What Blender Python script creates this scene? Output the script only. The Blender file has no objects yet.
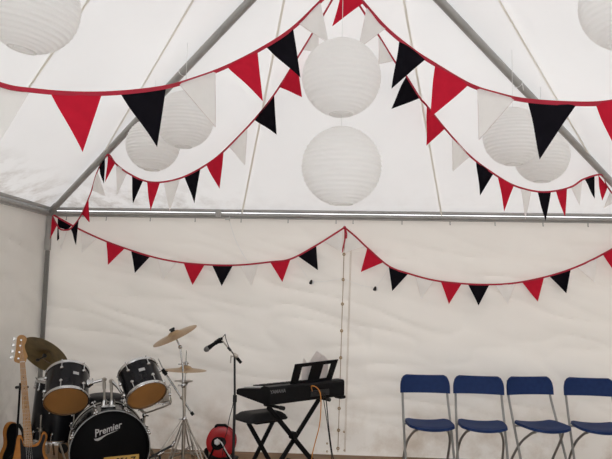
import bpy, math, random
from mathutils import Vector as V, Matrix, noise
random.seed(4)
S = bpy.context.scene
COL = S.collection
PI = math.pi

# ------------------------------------------------------------------ camera
CX, CZ, CD = 0.00675, 1.55933, 6.40088
YAW, PITCH, ROLL, F = -0.05568, 0.09914, 0.01922, 640.0
ZE, RISE = 2.33233, 1.42833           # eave height, rise of the roof peak
_cy, _sy, _cp, _sp = math.cos(YAW), math.sin(YAW), math.cos(PITCH), math.sin(PITCH)
FW = V((_sy*_cp, _cy*_cp, _sp))
_r = V((_cy, -_sy, 0)); _u = _r.cross(FW)
RT = math.cos(ROLL)*_r + math.sin(ROLL)*_u
UP = -math.sin(ROLL)*_r + math.cos(ROLL)*_u
EYE = V((CX, -CD, CZ))
cam_d = bpy.data.cameras.new('camera')
cam_d.sensor_width = 36.0
cam_d.lens = F*36.0/612.0
cam = bpy.data.objects.new('camera', cam_d)
M3 = Matrix((RT, UP, -FW)).transposed()
cam.matrix_world = Matrix.Translation(EYE) @ M3.to_4x4()
COL.objects.link(cam)
S.camera = cam

def ray(u, v):
    return FW + RT*((u-306)/F) - UP*((v-229.5)/F)
def at(u, v, Y):
    """point of the place seen at pixel u,v and standing at depth Y"""
    d = ray(u, v)
    return EYE + d*((Y+CD)/d.y)
def on_plane(u, v, o, n):
    d = ray(u, v)
    return EYE + d*((o-EYE).dot(n)/d.dot(n))
def pix(P):
    d = V(P)-EYE
    z = d.dot(FW)
    return 306+F*d.dot(RT)/z, 229.5-F*d.dot(UP)/z

# ------------------------------------------------------------------ materials
def mat(name, col, rough=.6, metal=0., var=.08, scale=12., spec=.5, stretch=None, bump=0., coat=0.):
    m = bpy.data.materials.new(name); m.use_nodes = True
    nt = m.node_tree; b = nt.nodes['Principled BSDF']
    b.inputs['Roughness'].default_value = rough
    b.inputs['Metallic'].default_value = metal
    b.inputs['Specular IOR Level'].default_value = spec
    b.inputs['Coat Weight'].default_value = coat
    tc = nt.nodes.new('ShaderNodeTexCoord'); nz = nt.nodes.new('ShaderNodeTexNoise')
    nz.inputs['Scale'].default_value = scale; nz.inputs['Detail'].default_value = 4
    src = tc.outputs['Object']
    if stretch:
        mp = nt.nodes.new('ShaderNodeMapping'); mp.inputs['Scale'].default_value = stretch
        nt.links.new(src, mp.inputs['Vector']); src = mp.outputs['Vector']
    nt.links.new(src, nz.inputs['Vector'])
    r = nt.nodes.new('ShaderNodeValToRGB')
    c = V(col[:3])
    r.color_ramp.elements[0].position = .3; r.color_ramp.elements[1].position = .7
    r.color_ramp.elements[0].color = (*(c*(1-var)), 1); r.color_ramp.elements[1].color = (*[min(1, x) for x in c*(1+var)], 1)
    nt.links.new(nz.outputs['Fac'], r.inputs['Fac']); nt.links.new(r.outputs['Color'], b.inputs['Base Color'])
    if bump:
        bp = nt.nodes.new('ShaderNodeBump'); bp.inputs['Strength'].default_value = bump; bp.inputs['Distance'].default_value = .01
        nt.links.new(nz.outputs['Fac'], bp.inputs['Height']); nt.links.new(bp.outputs['Normal'], b.inputs['Normal'])
    return m

def cloth(name, col, trans, var=.03, scale=3., stain_shade=None, bump=0.):
    """thin fabric or paper: diffuse on both sides, lets some daylight through"""
    m = bpy.data.materials.new(name); m.use_nodes = True
    nt = m.node_tree; nt.nodes.clear()
    out = nt.nodes.new('ShaderNodeOutputMaterial'); mix = nt.nodes.new('ShaderNodeMixShader')
    d = nt.nodes.new('ShaderNodeBsdfDiffuse'); t = nt.nodes.new('ShaderNodeBsdfTranslucent')
    mix.inputs['Fac'].default_value = trans
    nt.links.new(d.outputs[0], mix.inputs[1]); nt.links.new(t.outputs[0], mix.inputs[2]); nt.links.new(mix.outputs[0], out.inputs['Surface'])
    tc = nt.nodes.new('ShaderNodeTexCoord'); nz = nt.nodes.new('ShaderNodeTexNoise')
    nz.inputs['Scale'].default_value = scale; nz.inputs['Detail'].default_value = 5
    nt.links.new(tc.outputs['Object'], nz.inputs['Vector'])
    r = nt.nodes.new('ShaderNodeValToRGB'); c = V(col)
    r.color_ramp.elements[0].position = .3; r.color_ramp.elements[1].position = .7
    r.color_ramp.elements[0].color = (*(c*(1-var)), 1); r.color_ramp.elements[1].color = (*[min(1, x) for x in c*(1+var)], 1)
    nt.links.new(nz.outputs['Fac'], r.inputs['Fac'])
    colr = r.outputs['Color']
    if stain_shade:                                   # mould / mud specks and painted shade near a height band
        (z0, z1, scol, amt, sscale) = stain_shade[:5]
        sx = nt.nodes.new('ShaderNodeSeparateXYZ'); nt.links.new(tc.outputs['Object'], sx.inputs[0])
        mr = nt.nodes.new('ShaderNodeMapRange'); mr.inputs[1].default_value = z0; mr.inputs[2].default_value = z1
        mr.inputs[3].default_value = 1; mr.inputs[4].default_value = 0
        nt.links.new(sx.outputs['Z'], mr.inputs[0])
        n2 = nt.nodes.new('ShaderNodeTexNoise'); n2.inputs['Scale'].default_value = sscale; n2.inputs['Detail'].default_value = 6
        n2.inputs['Roughness'].default_value = .65
        nt.links.new(tc.outputs['Object'], n2.inputs['Vector'])
        r2 = nt.nodes.new('ShaderNodeValToRGB'); r2.color_ramp.elements[0].position = .46; r2.color_ramp.elements[1].position = .68
        nt.links.new(n2.outputs['Fac'], r2.inputs['Fac'])
        mu = nt.nodes.new('ShaderNodeMath'); mu.operation = 'MULTIPLY'
        nt.links.new(mr.outputs[0], mu.inputs[0]); nt.links.new(r2.outputs['Color'], mu.inputs[1])
        m2 = nt.nodes.new('ShaderNodeMath'); m2.operation = 'MULTIPLY'; m2.inputs[1].default_value = amt
        nt.links.new(mu.outputs[0], m2.inputs[0])
        if len(stain_shade) > 5:                      # only one corner of the canvas is mouldy
            mx = nt.nodes.new('ShaderNodeMapRange'); mx.inputs[1].default_value = stain_shade[5]; mx.inputs[2].default_value = stain_shade[6]
            mx.inputs[3].default_value = 1; mx.inputs[4].default_value = .12
            nt.links.new(sx.outputs['X'], mx.inputs[0])
            m3 = nt.nodes.new('ShaderNodeMath'); m3.operation = 'MULTIPLY'
            nt.links.new(m2.outputs[0], m3.inputs[0]); nt.links.new(mx.outputs[0], m3.inputs[1]); m2 = m3
        mc = nt.nodes.new('ShaderNodeMixRGB'); mc.inputs['Color2'].default_value = (*scol, 1)
        nt.links.new(m2.outputs[0], mc.inputs['Fac']); nt.links.new(colr, mc.inputs['Color1'])
        colr = mc.outputs['Color']
    nt.links.new(colr, d.inputs['Color']); nt.links.new(colr, t.inputs['Color'])
    if bump:
        n3 = nt.nodes.new('ShaderNodeTexNoise'); n3.inputs['Scale'].default_value = 9; n3.inputs['Detail'].default_value = 3
        nt.links.new(tc.outputs['Object'], n3.inputs['Vector'])
        bp = nt.nodes.new('ShaderNodeBump'); bp.inputs['Strength'].default_value = bump; bp.inputs['Distance'].default_value = .02
        nt.links.new(n3.outputs['Fac'], bp.inputs['Height'])
        nt.links.new(bp.outputs['Normal'], d.inputs['Normal']); nt.links.new(bp.outputs['Normal'], t.inputs['Normal'])
    return m

ROOF = cloth('roof_canvas', (.935, .935, .93), .142, .012, 1.3, (ZE+.03, ZE+.30, (.36, .31, .25), .75, 4.5, -1.9, -.9))
WALLM = cloth('wall_canvas', (.87, .832, .775), .08, .02, 1.1, (.0, .75, (.44, .32, .21), .62, 2.2), .12)
WALLSHADE = cloth('shaded_wall_canvas', (.70, .672, .625), .05, .05, 1.4, (.05, 1.6, (.27, .25, .22), .8, 1.3), .2)  # greyer base and dark lower band paint in the left wall's shade
SEAM = cloth('seam_tape', (.93, .91, .86), .5)
PAPER = cloth('lantern_paper', (.985, .98, .97), .49, .015, 6)
WHITEF = cloth('white_cotton', (.97, .96, .945), .48, .02, 20)
REDF = cloth('red_cotton', (.60, .020, .045), .12, .06, 18)
BLACKF = cloth('black_cotton', (.010, .009, .012), .05, .12, 18)
HEM = cloth('hem_thread', (.78, .70, .68), .2)
REDT = mat('red_tape', (.42, .012, .035), .75)
ALU = mat('brushed_aluminium', (.25, .245, .235), .5, .4, .08, 7, stretch=(1, 1, 12))
ALUD = mat('weathered_aluminium', (.33, .32, .305), .5, .6, .12, 9)
ALUL = mat('pale_aluminium', (.42, .415, .40), .6, .25, .08, 9)
GREYPOLE = mat('grey_pole', (.36, .355, .34), .42, .35, .10, 6)
BRASS = mat('aged_brass', (.36, .25, .12), .42, .8)
CHROME = mat('chrome', (.56, .56, .56), .18, 1., .03)
CHROMED = mat('worn_chrome', (.46, .42, .37), .3, .9, .10)
DKMETAL = mat('dark_metal', (.03, .03, .032), .4, .4)
BLACKL = mat('black_lacquer', (.006, .006, .008), .22, 0, .1, 20, .2)
BLACKP = mat('black_plastic', (.008, .008, .009), .5, 0, .15, 40, .12)
BLACKR = mat('black_rubber', (.012, .012, .012), .75)
BLACKHEAD = mat('black_drum_skin', (.003, .003, .0035), .5, 0, .1, 8, .06)
VINYL = mat('dark_grey_vinyl', (.026, .026, .027), .6, 0, .15, 30, .25, bump=.05)
SKIN = mat('amber_drum_skin', (.36, .175, .055), .4, 0, .14, 5)
BRONZE = mat('cymbal_bronze', (.42, .29, .16), .36, .85, .08, 30)
BRONZED = mat('dull_cymbal_bronze', (.20, .145, .065), .45, .75, .18, 14)
MAPLE = mat('maple', (.42, .23, .095), .5, 0, .08, 6, .2, stretch=(14, 2, 14))
ORANGEW = mat('amber_stained_wood', (.36, .135, .020), .45, 0, .15, 5, .2, stretch=(8, 2, 8))
WOODF = mat('floor_boards', (.22, .125, .058), .6, 0, .25, 3, stretch=(1, 14, 1), bump=.1)
BOUNCEM = mat('bounce_floor', (.66, .655, .65), .85, 0, .06, 20)  # unseen floor, made pale to bounce light up at the lanterns
PLY = mat('plywood', (.34, .215, .115), .65, 0, .15, 4, stretch=(2, 10, 2))
REDP = mat('red_plastic', (.50, .016, .022), .34, 0, .06, 10)
WHITEP = mat('white_plastic', (.75, .75, .74), .4)
GREYP = mat('silver_print', (.42, .42, .42), .45, .1)
DIMPRINT = mat('dim_grey_print', (.12, .12, .122), .5, .0)
YELLOW = mat('yellow_plate', (.44, .25, .03), .42)
BLUEP = mat('navy_plastic', (.012, .032, .115), .62, 0, .10, 30, .18)
CHAIRT = mat('grey_steel_tube', (.30, .295, .28), .42, .45)
ORCAB = mat('orange_cable', (.62, .25, .04), .5)
PAPERW = cloth('sheet_paper', (.84, .79, .77), .3)
PEARL = mat('tuner_chrome', (.74, .74, .73), .2, .9)
BOUNCEG = mat('bounce_ground', (.44, .44, .44), .9, 0, .2, 40)  # unseen outdoor ground, made pale and neutral to bounce daylight inside
CLEARP = mat('clear_plastic', (.62, .62, .60), .25, 0)

# ------------------------------------------------------------------ mesh builder
def frame(zdir, o, xh=None):
    z = V(zdir).normalized()
    h = V(xh) if xh is not None else (V((0, 0, 1)) if abs(z.z) < .9 else V((1, 0, 0)))
    x = (h - z*h.dot(z)).normalized(); y = z.cross(x)
    m = Matrix((x, y, z)).transposed().to_4x4(); m.translation = V(o)
    return m
def cr(pts, n=8):
    """Catmull-Rom through pts"""
    P = [V(p) for p in pts]; out = []
    for i in range(len(P)-1):
        a = P[i-1] if i else P[0]*2-P[1]; b = P[i]; c = P[i+1]; d = P[i+2] if i+2 < len(P) else P[-1]*2-P[-2]
        for k in range(n):
            t = k/n
            out.append(.5*((2*b)+(c-a)*t+(2*a-5*b+4*c-d)*t*t+(3*b-a-3*c+d)*t**3))
    out.append(P[-1]); return out

class MB:
    def __init__(s): s.v = []; s.f = []
    def add(s, vs, fs):
        o = len(s.v); s.v += [V(p) for p in vs]; s.f += [tuple(i+o for i in f) for f in fs]; return s
    def box(s, c, size, m=None, bev=0.):
        x, y, z = [k/2 for k in size]; c = V(c)
        if bev <= 0:
            vs = [V((a*x, b*y, d*z)) for a in (-1, 1) for b in (-1, 1) for d in (-1, 1)]
            fs = [(0, 1, 3, 2), (4, 6, 7, 5), (0, 4, 5, 1), (2, 3, 7, 6), (0, 2, 6, 4), (1, 5, 7, 3)]
        else:                                  # chamfered box: rounded-rect prism with inset caps
            b = min(bev, x*.95, y*.95, z*.95)
            ring = []
            for (sx, sy) in ((1, 1), (-1, 1), (-1, -1), (1, -1)):
                q = [(sx*x, sy*(y-b)), (sx*(x-b), sy*y)]
                ring += q if sx*sy > 0 else q[::-1]
            n = len(ring); vs = []
            ins = [(p[0]*(x-b)/x, p[1]*(y-b)/y) for p in ring]
            for (zz, rr) in ((-z, ins), (-z+b, ring), (z-b, ring), (z, ins)):
                vs += [V((p[0], p[1], zz)) for p in rr]
            fs = [tuple(range(n-1, -1, -1)), tuple(range(3*n, 4*n))]
            for k in range(3):
                fs += [(k*n+i, k*n+(i+1) % n, (k+1)*n+(i+1) % n, (k+1)*n+i) for i in range(n)]
        vs = [(m @ (p+c)) if m else p+c for p in vs]
        return s.add(vs, fs)
    def tube(s, path, r, n=10, cap=True, closed=False):
        P = [V(p) for p in path]; N = len(P)
        rs = r if isinstance(r, (list, tuple)) else [r]*N
        T = []
        for i in range(N):
            if closed: t = P[(i+1) % N]-P[i-1]
            else: t = P[min(i+1, N-1)]-P[max(i-1, 0)]
            T.append(t.normalized() if t.length > 1e-9 else V((0, 0, 1)))
        h = V((0, 0, 1)) if abs(T[0].z) < .9 else V((1, 0, 0))
        x = (h-T[0]*h.dot(T[0])).normalized()
        vs = []
        for i in range(N):
            x = (x-T[i]*x.dot(T[i])).normalized(); y = T[i].cross(x)
            vs += [P[i]+(x*math.cos(2*PI*k/n)+y*math.sin(2*PI*k/n))*rs[i] for k in range(n)]
        fs = []
        for i in range(N if closed else N-1):
            j = (i+1) % N
            fs += [(i*n+k, i*n+(k+1) % n, j*n+(k+1) % n, j*n+k) for k in range(n)]
        if cap and not closed:
            fs += [tuple(range(n-1, -1, -1)), tuple(range((N-1)*n, N*n))]
        return s.add(vs, fs)
    def cyl(s, a, b, r, n=14): return s.tube([a, b], r, n)
    def lathe(s, prof, m, n=32, closed=False):
        """profile of (radius, height) turned about the local z of m"""
        vs = []; N = len(prof)
        for (r, z) in prof: vs += [m @ V((r*math.cos(2*PI*k/n), r*math.sin(2*PI*k/n), z)) for k in range(n)]
        fs = []
        for i in range(N if closed else N-1):
            j = (i+1) % N
            fs += [(i*n+k, i*n+(k+1) % n, j*n+(k+1) % n, j*n+k) for k in range(n)]
        if not closed:
            if prof[0][0] > 1e-6: fs.append(tuple(range(n-1, -1, -1)))
            if prof[-1][0] > 1e-6: fs.append(tuple(range((N-1)*n, N*n)))
        return s.add(vs, fs)
    def open_lathe(s, prof, m, n=32):
        vs = []; N = len(prof)
        for (r, z) in prof: vs += [m @ V((r*math.cos(2*PI*k/n), r*math.sin(2*PI*k/n), z)) for k in range(n)]
        return s.add(vs, [(i*n+k, i*n+(k+1) % n, (i+1)*n+(k+1) % n, (i+1)*n+k) for i in range(N-1) for k in range(n)])
    def ball(s, c, r, n=14, sq=(1, 1, 1)):
        m = Matrix.Translation(V(c)) @ Matrix.Diagonal((*sq, 1))
        return s.lathe([(r*math.sin(PI*i/8)+(1e-7), -r*math.cos(PI*i/8)) for i in range(9)], m, n)
    def prism(s, out, m, t, bev=0.):
        """outline (x,y) extruded from z=0 to z=t in the frame m, edges rounded by bev"""
        n = len(out); A = sum(out[i][0]*out[(i+1) % n][1]-out[(i+1) % n][0]*out[i][1] for i in range(n))
        if A < 0: out = out[::-1]
        def inset(d):
            if d == 0: return out
            q = []
            for i in range(n):
                p0, p1, p2 = V(out[i-1]), V(out[i]), V(out[(i+1) % n])
                e = (p2-p0); e = e.normalized() if e.length > 1e-9 else V((1, 0))
                q.append(tuple(p1+V((-e.y, e.x))*d))
            return q
        L = [(0, bev), (bev, 0), (t-bev, 0), (t, bev)] if bev else [(0, 0), (t, 0)]
        vs = []
        for (z, d) in L: vs += [m @ V((p[0], p[1], z)) for p in inset(d)]
        K = len(L)
        fs = [tuple(range(n-1, -1, -1)), tuple(range((K-1)*n, K*n))]
        for k in range(K-1): fs += [(k*n+i, k*n+(i+1) % n, (k+1)*n+(i+1) % n, (k+1)*n+i) for i in range(n)]
        return s.add(vs, fs)
    def grid(s, fn, nu, nv):
        vs = [fn(i/nu, j/nv) for j in range(nv+1) for i in range(nu+1)]
        return s.add(vs, [(j*(nu+1)+i, j*(nu+1)+i+1, (j+1)*(nu+1)+i+1, (j+1)*(nu+1)+i) for j in range(nv) for i in range(nu)])
    def sheet(s, fn, nu, nv, t=.002):
        """grid with a real thickness t"""
        P = [[V(fn(i/nu, j/nv)) for i in range(nu+1)] for j in range(nv+1)]
        W = nu+1; A = []; B = []
        for j in range(nv+1):
            for i in range(nu+1):
                du = P[j][min(i+1, nu)]-P[j][max(i-1, 0)]; dv = P[min(j+1, nv)][i]-P[max(j-1, 0)][i]
                nn = du.cross(dv); nn = nn.normalized() if nn.length > 1e-12 else V((0, 1, 0))
                A.append(P[j][i]+nn*t/2); B.append(P[j][i]-nn*t/2)
        K = len(A); q = lambda j, i: j*W+i
        fs = []
        for j in range(nv):
            for i in range(nu):
                f = (q(j, i), q(j, i+1), q(j+1, i+1), q(j+1, i)); fs += [f, tuple(k+K for k in f[::-1])]
        edge = [q(0, i) for i in range(W)]+[q(j, nu) for j in range(1, nv+1)]+[q(nv, i) for i in range(nu-1, -1, -1)]+[q(j, 0) for j in range(nv-1, 0, -1)]
        fs += [(edge[i], edge[i]+K, edge[(i+1) % len(edge)]+K, edge[(i+1) % len(edge)]) for i in range(len(edge))]
        return s.add(A+B, fs)
    def build(s, name, m, parent=None, ang=38, o=None):
        off = V((0, 0, 0))
        if parent is not None:
            off = worldloc(parent)
        me = bpy.data.meshes.new(name)
        me.from_pydata([tuple(p-off) for p in s.v], [], s.f)
        me.validate(); me.update()
        me.polygons.foreach_set('use_smooth', [True]*len(me.polygons))
        me.set_sharp_from_angle(angle=math.radians(ang))
        me.materials.append(m)
        ob = bpy.data.objects.new(name, me); COL.objects.link(ob)
        if parent is not None: ob.parent = parent
        return ob

def worldloc(o):
    p = V(o.location); q = o.parent
    while q is not None: p += V(q.location); q = q.parent
    return p
def tag(o, label, cat, group=None):
    o['label'] = label; o['category'] = cat
    if group: o['group'] = group
    return o
def thing(name, loc, label, cat, group=None):
    o = bpy.data.objects.new(name, None); COL.objects.link(o)
    o.empty_display_size = .1; o.location = V(loc)
    return tag(o, label, cat, group)
def struct(mb, name, m, parent=None):
    o = mb.build(name, m, parent)
    if parent is None: o['kind'] = 'structure'
    return o
def textmesh(body, size, shear=0., ext=.0006, bold=0.):
    c = bpy.data.curves.new('lettering', 'FONT'); c.body = body; c.size = size; c.shear = shear; c.extrude = ext
    c.align_x = 'CENTER'; c.align_y = 'CENTER'; c.resolution_u = 3; c.offset = bold
    o = bpy.data.objects.new('lettering', c); COL.objects.link(o)
    dg = bpy.context.evaluated_depsgraph_get(); dg.update()
    me = o.evaluated_get(dg).to_mesh()
    vs = [v.co.copy() for v in me.vertices]; fs = [tuple(p.vertices) for p in me.polygons]
    o.evaluated_get(dg).to_mesh_clear(); bpy.data.objects.remove(o); bpy.data.curves.remove(c)
    return vs, fs

# ------------------------------------------------------------------ tent shell
def nz(x, y, z=0.): return noise.noise(V((x, y, z)))
def wrinkle(x, z, seed=0.):
    """depth of the folds of a hanging canvas wall"""
    fade = min(1, max(0, (2.33-z)/.35))*min(1, max(0, .15+z/.3))
    a = .55
    p = x*math.cos(a)-z*math.sin(a); q = x*math.sin(a)+z*math.cos(a)      # diagonal drag folds
    d1 = nz(p*.8+seed, q*3.6, 1.3)*.034
    b = .22
    p2 = x*math.cos(b)-z*math.sin(b); q2 = x*math.sin(b)+z*math.cos(b)
    d2 = (1-abs(nz(p2*1.1, q2*5.5+seed, 7.1)))**4*.026
    d3 = nz(x*3.3, z*.5, 4.2+seed)*.010                                     # vertical hanging folds
    d4 = nz(x*6, z*6, 2.2+seed)*.0045
    return fade*(d1*(1.1 if x < .3 else .45)+d2+d3*.7+d4)+.012*nz(x*.7, z*.8, seed)*fade
W = 3.0; Y1 = -6.0
mb = MB(); mb.grid(lambda a, b: V(((W+.06)*(2*a-1), .02+wrinkle((W+.06)*(2*a-1), b*(ZE+.02)), b*(ZE+.02))), 260, 104)
wall_back = struct(mb, 'wall_back', WALLM)
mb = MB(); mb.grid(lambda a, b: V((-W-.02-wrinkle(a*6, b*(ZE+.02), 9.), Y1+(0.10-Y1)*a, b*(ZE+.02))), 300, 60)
struct(mb, 'wall_left', WALLSHADE)
mb = MB(); mb.grid(lambda a, b: V((W+.02+wrinkle(a*6, b*(ZE+.02), 15.), Y1+(0.10-Y1)*a, b*(ZE+.02))), 150, 40)
struct(mb, 'wall_right', WALLM)
for x0, x1 in ((-W, -1.3), (2.2, W)):           # unseen open front and drawn-back curtains, added to shape the daylight
    mb = MB(); mb.grid(lambda a, b: V((x0+(x1-x0)*a, Y1-.02-.05*math.sin(26*(x0+(x1-x0)*a)), b*(ZE+.02))), 60, 20)
    struct(mb, 'wall_front_added', WALLM)
mb = MB(); mb.box((0, -1.4, .003), (2*W-.02, 2.8, .006)); struct(mb, 'trim_20', WOODF)
mb = MB(); mb.box((0, Y1/2, -.03), (2*W+.5, -Y1+.5, .06)); struct(mb, 'floor', BOUNCEM)
mb = MB(); mb.add([(-60, -70, -.065), (60, -70, -.065), (60, 60, -.065), (-60, 60, -.065)], [(0, 1, 2, 3)])
g = struct(mb, 'ground', BOUNCEG)

# added blocker out of view: cuts daylight to darken the tent's left corner
mb = MB()
def light_blocker(a, b):
    y0, y1, h = -8.6, -10.2, 3.1
    prof = ((y0, -.06), (y0, h*.5), (y0-.05, h), ((y0+y1)/2, h+.08), (y1+.05, h), (y1, h*.5), (y1, -.06))
    k = min(5, int(b*6)); t = b*6-k
    y = prof[k][0]+(prof[k+1][0]-prof[k][0])*t; z = prof[k][1]+(prof[k+1][1]-prof[k][1])*t
    x = 1.7+8*a
    n = noise.noise(V((x*3, y*3, z*3)))*.10+noise.noise(V((x*9, y*9, z*9)))*.05
    return V((x+n, y+n*1.4, z+(n if z > 0 else 0)))
mb.grid(light_blocker, 120, 72)
struct(mb, 'light_blocker', mat('blocker_green', (.035, .055, .020), .8, 0, .5, 14))
HANG = .05                                   # the roof skin lies on top of the poles
def roof_pt(a, b, A, B, P):
    e = A.lerp(B, a); p = e.lerp(P, b)
    sag = .035*math.sin(PI*a)*math.sin(PI*min(1, b*1.0))*(1-b)
    n = (B-A).cross(P-A).normalized()
    if n.z < 0: n = -n
    return p-n*sag+n*.010*nz(p.x*1.3, p.y*1.3, p.z*2)*(math.sin(PI*a)*(1-b))
mb = MB()
for yo in (0,):
    c = [V((-W, yo, ZE+HANG)), V((W, yo, ZE+HANG)), V((W, yo-6, ZE+HANG)), V((-W, yo-6, ZE+HANG))]
    pk = V((0, yo-3, ZE+RISE+HANG))
    for i in range(4):
        A, B = c[i], c[(i+1) % 4]
        mb.grid(lambda a, b: roof_pt(a, b, A, B, pk), 48, 32)
ceiling = struct(mb, 'ceiling', ROOF)
# welded seams of the roof skin
mb = MB()
def seam(P0, P1, nrm):
    d = (P1-P0).normalized(); s_ = d.cross(nrm).normalized()*.008
    n = 16
    def fn(a, b):
        p = P0.lerp(P1, b)+s_*(2*a-1)
        return p
    mb.sheet(fn, 1, n, .002)
def on_roof(x=None, y=None, side='back'):
    if side == 'back': z = ZE+HANG+RISE*(-y/3)
    else: z = ZE+HANG+RISE*(3-abs(x))/3
    return V((x, y, z-.042))
nb = V((0, -RISE, -3)).normalized()
for sx in (-1, 1):
    seam(on_roof(sx*1.0, -.02), on_roof(sx*.38, -2.42), nb)
    nl = V((-sx*RISE, 0, -3)).normalized()
    seam(on_roof(sx*2.75, -1.80, 'l'), on_roof(sx*1.10, -3.42, 'l') if sx < 0 else on_roof(1.10, -3.42, 'l'), nl)
    seam(on_roof(sx*2.15, -.86, 'l'), on_roof(sx*.80, -2.86, 'l'), nl)
mb.build('seam', SEAM, ceiling)

# poles, rails and posts
apex = V((0, -3, ZE+RISE))
n_ = 1
for sx in (-1, 1):
    for cy in (0, -6):
        e = V((sx*W, cy, ZE)); mb = MB(); mb.tube([e, apex.lerp(e, .5), apex], .029, 16)
        tr = struct(mb, 'trim_%d' % n_, GREYPOLE); n_ += 1
        if cy == 0:                           # white cable tie round the pole
            p = e.lerp(apex, .60 if sx < 0 else .565); d = (apex-e).normalized()
            mb = MB(); m = frame(d, p); k = []
            mb.tube([m @ V((.031*math.cos(a), .031*math.sin(a), 0)) for a in [2*PI*i/16 for i in range(16)]], .003, 6, closed=True)
            q = m @ V((0, -.031, 0)); mb.tube([q, q+V((.004, -.005, -.03)), q+V((.008, -.004, -.06))], .0025, 6)
            mb.build('cable_tie', WHITEP, tr)
mb = MB(); m = frame((0, 0, 1), apex+V((0, 0, -.06)))
mb.lathe([(.05, 0), (.07, .02), (.07, .07), (.03, .1)], m, 20); struct(mb, 'trim_%d' % n_, ALUD); n_ += 1
def rail(a, b, n_hooks, inward):
    global n_
    a, b = V(a), V(b); mb = MB()
    d = (b-a).normalized()
    M = Matrix((d, V(inward), V((0, 0, 1)))).transposed().to_4x4(); M.translation = a.lerp(b, .5)
    L = (b-a).length
    mb.box((0, 0, .034), (L, .05, .030), M, .006)          # upper keder channel
    mb.box((0, .006, -.010), (L, .046, .040), M, .014)     # main tube
    mb.box((0, .0, -.038), (L, .030, .012), M, .003)       # lower lip
    t = struct(mb, 'trim_%d' % n_, ALUL); n_ += 1
    return t, M
back_rail, RM = rail((-W, 0, ZE+.01), (W, 0, ZE+.01), 12, (0, -1, 0))
rail((-W, -6, ZE+.01), (-W, 0, ZE+.01), 0, (1, 0, 0))
rail((W, -6, ZE+.01), (W, 0, ZE+.01), 0, (-1, 0, 0))
for u in (106, 150, 195, 241, 288, 336, 353, 402, 450, 495, 543, 588, 66):
    p = at(u, 226, -.035); p.z = ZE-.045
    mb = MB(); mb.box(p+V((0, 0, -.012)), (.007, .010, .036), None, .002); mb.box(p+V((0, -.006, -.028)), (.011, .010, .008), None, .002)
    mb.build('hook', ALUD, back_rail)
p = at(218, 214, -.03); mb = MB(); mb.box((p.x, -.012, ZE+.012), (.055, .068, .085), None, .008); mb.build('joint_sleeve', ALUL, back_rail)
# clear tie and thin line dangling from the rail
p = at(229.5, 219.5, -.06)
mb = MB(); m = frame((1, .2, .1), p+V((0, 0, .01)))
mb.tube([m @ V((.022*math.cos(2*PI*i/14), .05*math.sin(2*PI*i/14)*.5, 0)) for i in range(14)], .004, 6, closed=True)
mb.box(p+V((-.02, 0, .005)), (.05, .012, .022), None, .004)
mb.build('clear_tie', CLEARP, back_rail)
line = [at(229.5, 221, -.05), at(236, 241, -.04), at(246, 259, -.04), at(256, 271, -.04)]
mb = MB(); mb.tube(cr(line, 5), .0022, 5); mb.build('hanging_line', WHITEP, back_rail)

for sx in (-1, 1):
    for cy in (0, -6):
        x = sx*(W-.0); mb = MB()
        y_ = cy-.0
        mb.box((x, y_, (ZE-.38)/2), (.042, .042, ZE-.38), None, .012)
        mb.box((x-sx*.026, y_-.026*(1 if cy == 0 else 0), (ZE-.40)/2), (.012, .012, ZE-.40), None, .004)
        t = struct(mb, 'trim_%d' % n_, ALU); n_ += 1
        mb = MB(); mb.box((x, y_, ZE-.19), (.052, .052, .40), None, .01); mb.build('post_sleeve', ALUL, t)
        mb = MB(); mb.box((x, y_, ZE+.0), (.09, .09, .07), None, .015)
        mb.tube([V((x, y_, ZE)), V((x-sx*.12, y_-(.12 if cy == 0 else -.12), ZE+.057))], .036, 14); mb.build('corner_bracket', ALUD, t)
        mb = MB(); mb.box((x, y_, .005), (.13, .13, .01), None, .003); mb.build('foot_plate', ALUD, t)

# laced joint of the two back wall sheets
def wy(x, z): return .02+wrinkle(x, z)
def seamx(z):
    a = at(344.8, 228, 0).x; b = at(337.8, 452, 0).x
    return a+(b-a)*(2.2-z)/2.2
mb = MB(); mb.tube([V((seamx(z), wy(seamx(z), z)-.012, z)) for z in [.03+(ZE-.2)*i/40 for i in range(41)]], .0032, 6)
mb.build('lacing_cord', mat('tan_cord', (.36, .25, .16), .8), wall_back)
mb = MB()
for k, dx in ((0, .062), (1, .072)):
    mb.tube([V((seamx(z)+dx, wy(seamx(z)+dx, z)-.008, z)) for z in [.03+(ZE-.2)*i/40 for i in range(41)]], .0018, 5)
mb.build('stitching', mat('tan_thread', (.52, .43, .33), .8), wall_back)
for v in (254, 279.5, 304, 331, 358, 384, 409, 430.5, 449):
    z = at(341, v, 0).z; x = seamx(z); m = frame((0, -1, 0), (x, wy(x, z)-.008, z))
    mb = MB(); mb.lathe([(.007, .001), (.008, .006), (.013, .006), (.016, .001), (.016, -.004), (.007, -.004)], m, 16, True)
    mb.build('eyelet', BRASS, wall_back)
for u, v in ((327, 444), (327, 452), (344, 432), (344.5, 451)):
    p = at(u, v, 0); m = frame((0, -1, 0), (p.x, wy(p.x, p.z)-.001, p.z)); mb = MB()
    mb.lathe([(.004, .001), (.006, .004), (.010, .003), (.010, -.003), (.004, -.003)], m, 12, True); mb.build('eyelet', BRASS, wall_back)
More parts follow.
